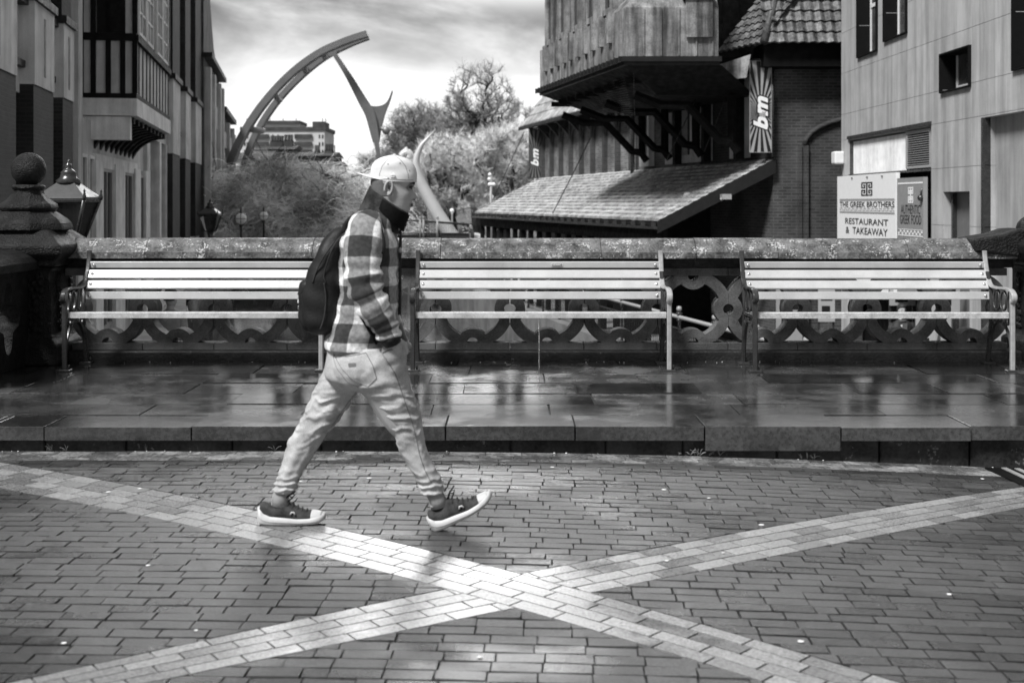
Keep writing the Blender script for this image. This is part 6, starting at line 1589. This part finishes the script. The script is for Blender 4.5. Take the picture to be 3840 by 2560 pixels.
# ---- socks and shoes
def shoe(org, ang, dyc, name='shoe', toe_up=0.0):
    """org: world point of the heel ground contact; built along local +x then pitched by ang"""
    R = Matrix.Rotation(-ang, 3, 'Y')
    Lf = .300
    def T(x, y, z):
        z += toe_up*max(0, x-.16)**2*3.2
        v = R @ Vector((x, y, z)); return Vector(org)+v
    def wid(x):
        u = x/Lf; return (.034+.014*sin(pi*min(1,u*1.15))**1.0 if u < .55 else .048)*(1 if u < .82 else sqrt(max(.02, 1-((u-.82)/.19)**2)))*(1 if u > .08 else sqrt(max(.05, 1-((.08-u)/.09)**2)))
    sol = MB(); rings = []
    prof_b = [(0,.016),(.01,.004),(.04,.0),(.2,.0),(.27,.003),(.30,.014)]
    prof_t = [(0,.075),(.012,.072),(.03,.052),(.06,.040),(.12,.036),(.18,.030),(.23,.030),(.27,.036),(.30,.040)]
    def it(pf, x):
        for (a_, za), (b_, zb_) in zip(pf, pf[1:]):
            if x <= b_: return za+(zb_-za)*(x-a_)/(b_-a_)
        return pf[-1][1]
    N_ = 60
    for k in range(N_+1):
        x = Lf*k/N_; zb_ = it(prof_b, x); zt = it(prof_t, x); w_ = wid(x); tr = .0022*(k % 2)
        rings.append([T(x, -w_, zb_+.006), T(x, -w_*1.03, (zb_+zt)/2), T(x, -w_*.97, zt), T(x, w_*.97, zt), T(x, w_*1.03, (zb_+zt)/2), T(x, w_, zb_+.006), T(x, w_*.85, zb_+tr), T(x, -w_*.85, zb_+tr)])
    sol.loft(rings); 
    up = MB(); rings = []
    prof_u = [(.008,.085),(.02,.098),(.05,.092),(.075,.096),(.10,.112),(.115,.114),(.135,.100),(.17,.078),(.21,.060),(.25,.054),(.27,.050),(.285,.046)]
    for k in range(41):
        x = .012+.272*k/40; zt = it(prof_u, x); zb_ = it(prof_t, x)-.012; w_ = wid(x)*.93; ring = []
        for i in range(17):
            th = pi*i/16; ring.append(T(x, -w_*cos(th)*(1-.25*sin(th)**2 if x < .14 else 1), zb_+(zt-zb_)*sin(th)**.62))
        rings.append(ring)
    up.loft(rings)
    SH = up.build(name, M['shoedark'], MAN); sol.build('sole', M['shoesole'], SH, base=MAN['_b'])
    tc_ = MB(); rings = []
    for k in range(15):
        x = .240+.054*k/14; zt = it(prof_u, x)+.002 if x < .285 else .04; zb_ = .022; w_ = wid(x)*.96
        rings.append([T(x, -w_*cos(pi*i/16), zb_+(zt-zb_)*sin(pi*i/16)**.6) for i in range(17)])
    tc_.loft(rings); tc_.build('toe_cap', M['shoesole'], SH, base=MAN['_b'])
    la = MB()
    for k in range(5):
        x = .135+k*.020; la.tube([T(x, -.03, it(prof_u, x)-.014), T(x+.005, -.012, it(prof_u, x)+.003), T(x+.002, .012, it(prof_u, x)+.003), T(x, .03, it(prof_u, x)-.014)], .0035, 6)
    for s_ in (-1, 1): la.tube([T(.125,0,.108),T(.14,s_*.02,.128),T(.16,s_*.028,.122),T(.145,s_*.012,.108)], .003, 6)
    la.tube([T(.12,-.01,.108),T(.14,-.03,.130),T(.175,-.035,.152)], .0035, 6)
    la.build('laces', M['shoedark'], SH, base=MAN['_b'])
    gr = MB()
    for s_ in (-1, 1): gr.tube([T(x_, s_*wid(x_)*1.035, (it(prof_b, x_)+it(prof_t, x_))*.42) for x_ in [.006+.28*k/24 for k in range(25)]], .0016, 5)
    gr.build('sole_groove', M['sock'], SH, base=MAN['_b'])
    em = MB(); em.tube([T(.152,-wid(.15)*.98,.052),T(.158,-wid(.15)*.99,.062),T(.168,-wid(.15)*.99,.060),T(.172,-wid(.15)*1.0,.050)], .004, 6); em.build('eyelet_tab', M['shoesole'], SH, base=MAN['_b'])
rx = XX(968, MD+REAR); shoe((rx, MD+REAR, GZ(rx)+.001), 0.0, REAR, toe_up=.12)
fx = XX(1630, MD+FRN); shoe((fx-.004, MD+FRN, GZ(fx)-.012), radians(26), FRN, toe_up=.30)
sk = MB(); sk.tube([MP(1624,1838,FRN),MP(1640,1870,FRN),MP(1648,1900,FRN)], [.036,.037,.038], 20); sk.build('sock', M['sock'], MAN); sk = MB(); sk.tube([MP(1060,1832,REAR),MP(1052,1865,REAR),MP(1050,1895,REAR)], [.036,.037,.039], 20)
sk.build('sock', M['sock'], MAN)
# ---- backpack (carried: a thing of its own)
BK = thing('backpack', MP(1200,1250), 'black backpack with a white leaf emblem worn by the striding man', 'backpack')
bk = MB()
brs = [(1252,1190,1232,.05),(1246,1172,1262,.09),(1232,1154,1276,.125),(1200,1140,1292,.145),(1150,1132,1300,.15),(1090,1136,1302,.15),(1040,1150,1300,.15),(990,1172,1298,.145),(940,1196,1298,.135),(900,1216,1302,.12),(870,1240,1308,.10),(852,1262,1312,.07),(845,1280,1312,.04)]
def bfold(u, th, z): return .006*mnoise.noise(Vector((cos(th)*2, sin(th)*2, z*9)))+.003*sin(z*60+th*2)
hslices(bk, brs, 0, n=50, seg=44, fold=bfold, sq=2.8); bk.build('bag', M['cloth_black'], BK)
bk = MB(); hslices(bk, [(1238,1150,1200,.07),(1228,1138,1210,.10),(1190,1126,1215,.112),(1130,1124,1215,.112),(1085,1126,1214,.112),(1062,1128,1210,.105),(1052,1136,1200,.09)], -.0, n=30, seg=36, fold=bfold, sq=3); bk.build('front_pocket', M['cloth_black'], BK)
bk = MB(); hslices(bk, [(1100,1122,1180,.105),(1085,1126,1200,.112),(1060,1130,1212,.112),(1046,1142,1210,.10)], -.002, n=16, seg=30, sq=3); bk.build('pocket_flap', M['cloth_black'], BK)
bk = MB(); rib = [MP(1290,868,-.10),MP(1302,838,-.105),MP(1328,812,-.11),MP(1362,800,-.115),MP(1392,806,-.125),MP(1414,832,-.145),MP(1426,870,-.165),MP(1434,915,-.18),MP(1432,952,-.185)]
pp = spl(rib, 6); rings = []
for i, p in enumerate(pp):
    t_ = (pp[min(i+1,len(pp)-1)]-pp[max(i-1,0)]).normalized(); n_ = t_.cross(Vector((0,1,0))).normalized()*(-1)
    d_ = Vector((0,-.7,0)) if i > 26 else Vector((0,-.3,0)); w1 = .022; out_ = (n_*.8+d_*.6).normalized(); sd_ = t_.cross(out_).normalized()
    rings.append([p+sd_*w1*a_+out_*.009*b_ for a_, b_ in ((-1,-.6),(-.7,-1),(.7,-1),(1,-.6),(1,.6),(.7,1),(-.7,1),(-1,.6))])
bk.loft(rings); bk.build('shoulder_strap', M['cloth_black'], BK)
bk = MB(); bk.tube([MP(1432,950,-.185),MP(1422,1010,-.17),MP(1380,1100,-.15),MP(1300,1190,-.14)], .008, 6); bk.tube([MP(1436,948,-.20),MP(1424,946,-.205)], .006, 6); bk.build('strap_webbing', M['cloth_black'], BK)
bk = MB(); c_ = MP(1126,1140,-.05)    # white leaf emblem with bars on the pocket side
for k, (dx, L) in enumerate(((-.2,.022),(.15,.030),(.55,.022))):
    d_ = Vector((.0, -sin(dx), cos(dx))); bk.tube([c_+Vector((-.003,0,.004)), c_+d_*L*.5+Vector((-.004,-.002,0)), c_+d_*L+Vector((-.003,0,0))], [.002,.008,.001], 8)
for k in range(3): bk.tube([c_+Vector((-.003,-.022,-.008-k*.011)), c_+Vector((-.003,.012,-.008-k*.011))], .0032, 6)
bk.sphere(c_+Vector((.004,-.03,-.062)), .009, 10, sc=(.5,1,1)); bk.build('leaf_emblem', M['letter'], BK)
bk = MB(); cb_f = caster(bpy.data.objects['bag']) if False else None
for pts_ in ([(1300,870),(1262,905),(1235,960),(1215,1030),(1222,1060)],[(1255,905),(1215,960),(1185,1020),(1172,1060)],[(1215,1060),(1222,1120),(1215,1190),(1200,1236)]):
    q_ = spl([MP(x, y, -.152+.05*max(0,(940-y)/100)) for x, y in pts_], 5); bk.tube(q_, .0035, 5)
bk.build('piping', M['coat'], BK)
bk = MB(); bk.tube([MP(1206,1048,-.10),MP(1216,1052,-.12),MP(1222,1062,-.13)], .004, 6); bk.build('zip_pull', M['steel'], BK)
# ------------------------------------------------------------------ distant people
def figure(x, y, zg, h, label, yaw=0.0, coat='coat', top='jumper', hair=True, step=.1, cat='person', group=None):
    t = thing('person', (x, y, zg), label, cat, group); k = h/1.75; R = Matrix.Rotation(yaw, 3, 'Z')
    def V(a_, b_, c_): return Vector((x, y, zg))+R @ Vector((a_*k, b_*k, c_*k))
    b = MB()
    def L(mb, pts, rr_, n=10): mb.tube([V(*p) for p in pts], [r*k for r in rr_], n)
    # face looks along local -y
    rings = []
    for z, rx_, ry_, yo in ((1.50,.03,.03,-.03),(1.52,.05,.06,-.02),(1.56,.064,.08,-.015),(1.61,.072,.092,-.005),(1.66,.076,.097,0),(1.70,.073,.094,0),(1.735,.058,.075,.0),(1.755,.02,.03,.0)):
        rings.append([V(rx_*cos(2*pi*i/20), yo+ry_*sin(2*pi*i/20)-(.016 if (i == 15 and 1.57 < z < 1.64) else 0), z) for i in range(20)])
    b.loft(rings); L(b, [(0,.01,1.40),(0,.005,1.53)], [.06,.052])
    L(b, [(-.09,0,.86),(-.10,-step,.48),(-.10,-step*1.6,.06)], [.085,.06,.04]); L(b, [(.09,0,.86),(.10,step*.6,.48),(.10,step*1.8,.06)], [.085,.06,.04])
    L(b, [(0,0,.85),(0,0,1.1),(0,0,1.38),(0,0,1.44)], [.14,.12,.14,.08])
    for s_ in (-1, 1):
        L(b, [(s_*.19,0,1.38),(s_*.23,.02,1.12),(s_*.22,-.06,.88)], [.05,.04,.03]); w = V(s_*.22,-.06,.88)
        for f_ in range(4): L(b, [(s_*.22,-.05-.012*f_,.88),(s_*.225,-.055-.013*f_,.80),(s_*.215,-.055-.013*f_,.755)], [.012,.010,.007], 6)
        L(b, [(s_*.21,-.08,.87),(s_*.205,-.11,.83)], [.011,.008], 6)
    b.build('body', M['skin'], t)
    c = MB(); rings = []
    for z, rx_, ry_ in ((.70,.20,.14),(.9,.20,.15),(1.1,.19,.14),(1.3,.22,.14),(1.4,.20,.12),(1.46,.10,.08),(1.48,.07,.07)): rings.append([V(rx_*cos(2*pi*i/24), ry_*sin(2*pi*i/24), z) for i in range(24)])
    c.loft(rings)
    for s_ in (-1, 1): c.tube([V(s_*.18,0,1.41),V(s_*.235,.02,1.12),V(s_*.225,-.055,.90)], [.065*k,.055*k,.045*k], 10)
    c.build('coat', M[coat], t)
    c = MB(); c.prism([V(-.05,-.145,1.42),V(.05,-.145,1.42),V(.03,-.155,.95),V(-.03,-.155,.95)], R @ Vector((0,-.004,0))); c.tube([V(.065*cos(a_*pi/8),-.03+.07*sin(a_*pi/8),1.455) for a_ in range(17)], .014*k, 6); c.build('jumper', M[top], t)
    c = MB()
    for s_ in (-1, 1):
        q_ = -step if s_ < 0 else step*.6; c.tube([V(s_*.09,0,.88),V(s_*.10,q_,.48),V(s_*.10,q_*1.6 if s_ < 0 else step*1.8,.10)], [.10*k,.075*k,.06*k], 10)
    c.build('trousers', M['coat'], t)
    for s_ in (-1, 1):
        c = MB(); yy = -step*1.6 if s_ < 0 else step*1.8; c.sphere(V(s_*.10, yy-.05, .045), .09*k, 12, sc=(.55,1.4,.5)); c.build('shoe', M['black'], t)
    if hair:
        c = MB(); rings = []
        for z, rx_, ry_, yo in ((1.60,.078,.06,.042),(1.66,.084,.085,.02),(1.71,.084,.103,.0),(1.75,.068,.085,0),(1.772,.03,.04,0)): rings.append([V(rx_*cos(2*pi*i/20), yo+ry_*sin(2*pi*i/20), z) for i in range(20)])
        c.loft(rings); c.build('hair', M['hairshade'], t)
    c = MB()
    for s_ in (-1, 1): c.sphere(V(s_*.030,-.083,1.64), .009*k, 8); c.tube([V(s_*.015,-.093,1.665),V(s_*.045,-.085,1.668)], .004*k, 5)
    c.tube([V(-.022,-.085,1.565),V(0,-.092,1.563),V(.022,-.085,1.565)], .004*k, 5); c.build('face_detail', M['hairshade'], t)
    return t
def stand(xs, ytop, D, zg, label, **kw):
    h = ZZ(ytop, D)-zg; figure(XX(xs, D), D, zg, h, label, **kw)
stand(3381, 1143, 23.0, -2.2, 'person in dark open coat and grey jumper, seen beneath the right bench slats', yaw=.1)
stand(3566, 1168, 22.0, -2.2, 'bearded person in dark coat and pale collar, near the right end of the right bench', yaw=.25, top='corr')
stand(640, 1085, 21.5, -2.3, 'person in light top with raised hands seen through the left bench', yaw=pi-.3, coat='sock', top='sock')
stand(720, 1110, 22.5, -2.3, 'person in grey top beside another walker, seen through the left bench', yaw=.6, coat='jumper')
for k, (xs, yt, D_) in enumerate(((1738,836,66),(1752,842,67),(1768,838,65))):
    stand(xs, yt, D_, ZZ(yt, D_)-1.72, ['dark coated person on the far bank, left of the group of three','dark coated person on the far bank, middle of the group of three','dark coated person on the far bank, right of the group of three'][k], yaw=pi+k, group='people on the far bank')
# small weeds and litter along the foot of the step
random.seed(12)
w = MB()
for k in range(16):
    x = random.choice((-1.35, .95, 1.1, 1.75, -2.6))+random.uniform(-.1,.1); y = KY-.01; z = GZ(x)
    for j in range(4):
        a_ = random.uniform(-.9,.9); L_ = random.uniform(.02,.06); w.tube([(x,y,z),(x+sin(a_)*L_*.5,y-.01,z+cos(a_)*L_*.6),(x+sin(a_)*L_,y-.02,z+cos(a_)*L_*.8)], [.0018,.0014,.0005], 4)
tag(w.build('weeds', M['willow'], base=(0,KY,0)), 'small wisps of grass growing at the foot of the step', 'weeds', kind='stuff')
w = MB()
for k in range(60):
    x = random.uniform(-3.2,3.2); r_ = random.uniform(.002,.007); y = random.choice((KY-.02-random.random()*.05, 9.93-random.random()*.08)); z = GZ(x) if y < 8 else PZ
    w.sphere((x,y,z+.003), r_, 6, sc=(1,1,.5))
tag(w.build('grit', M['gum'], base=(0,KY,0)), 'pale grit and crumbs scattered along the step and the wall foot', 'grit', kind='stuff')
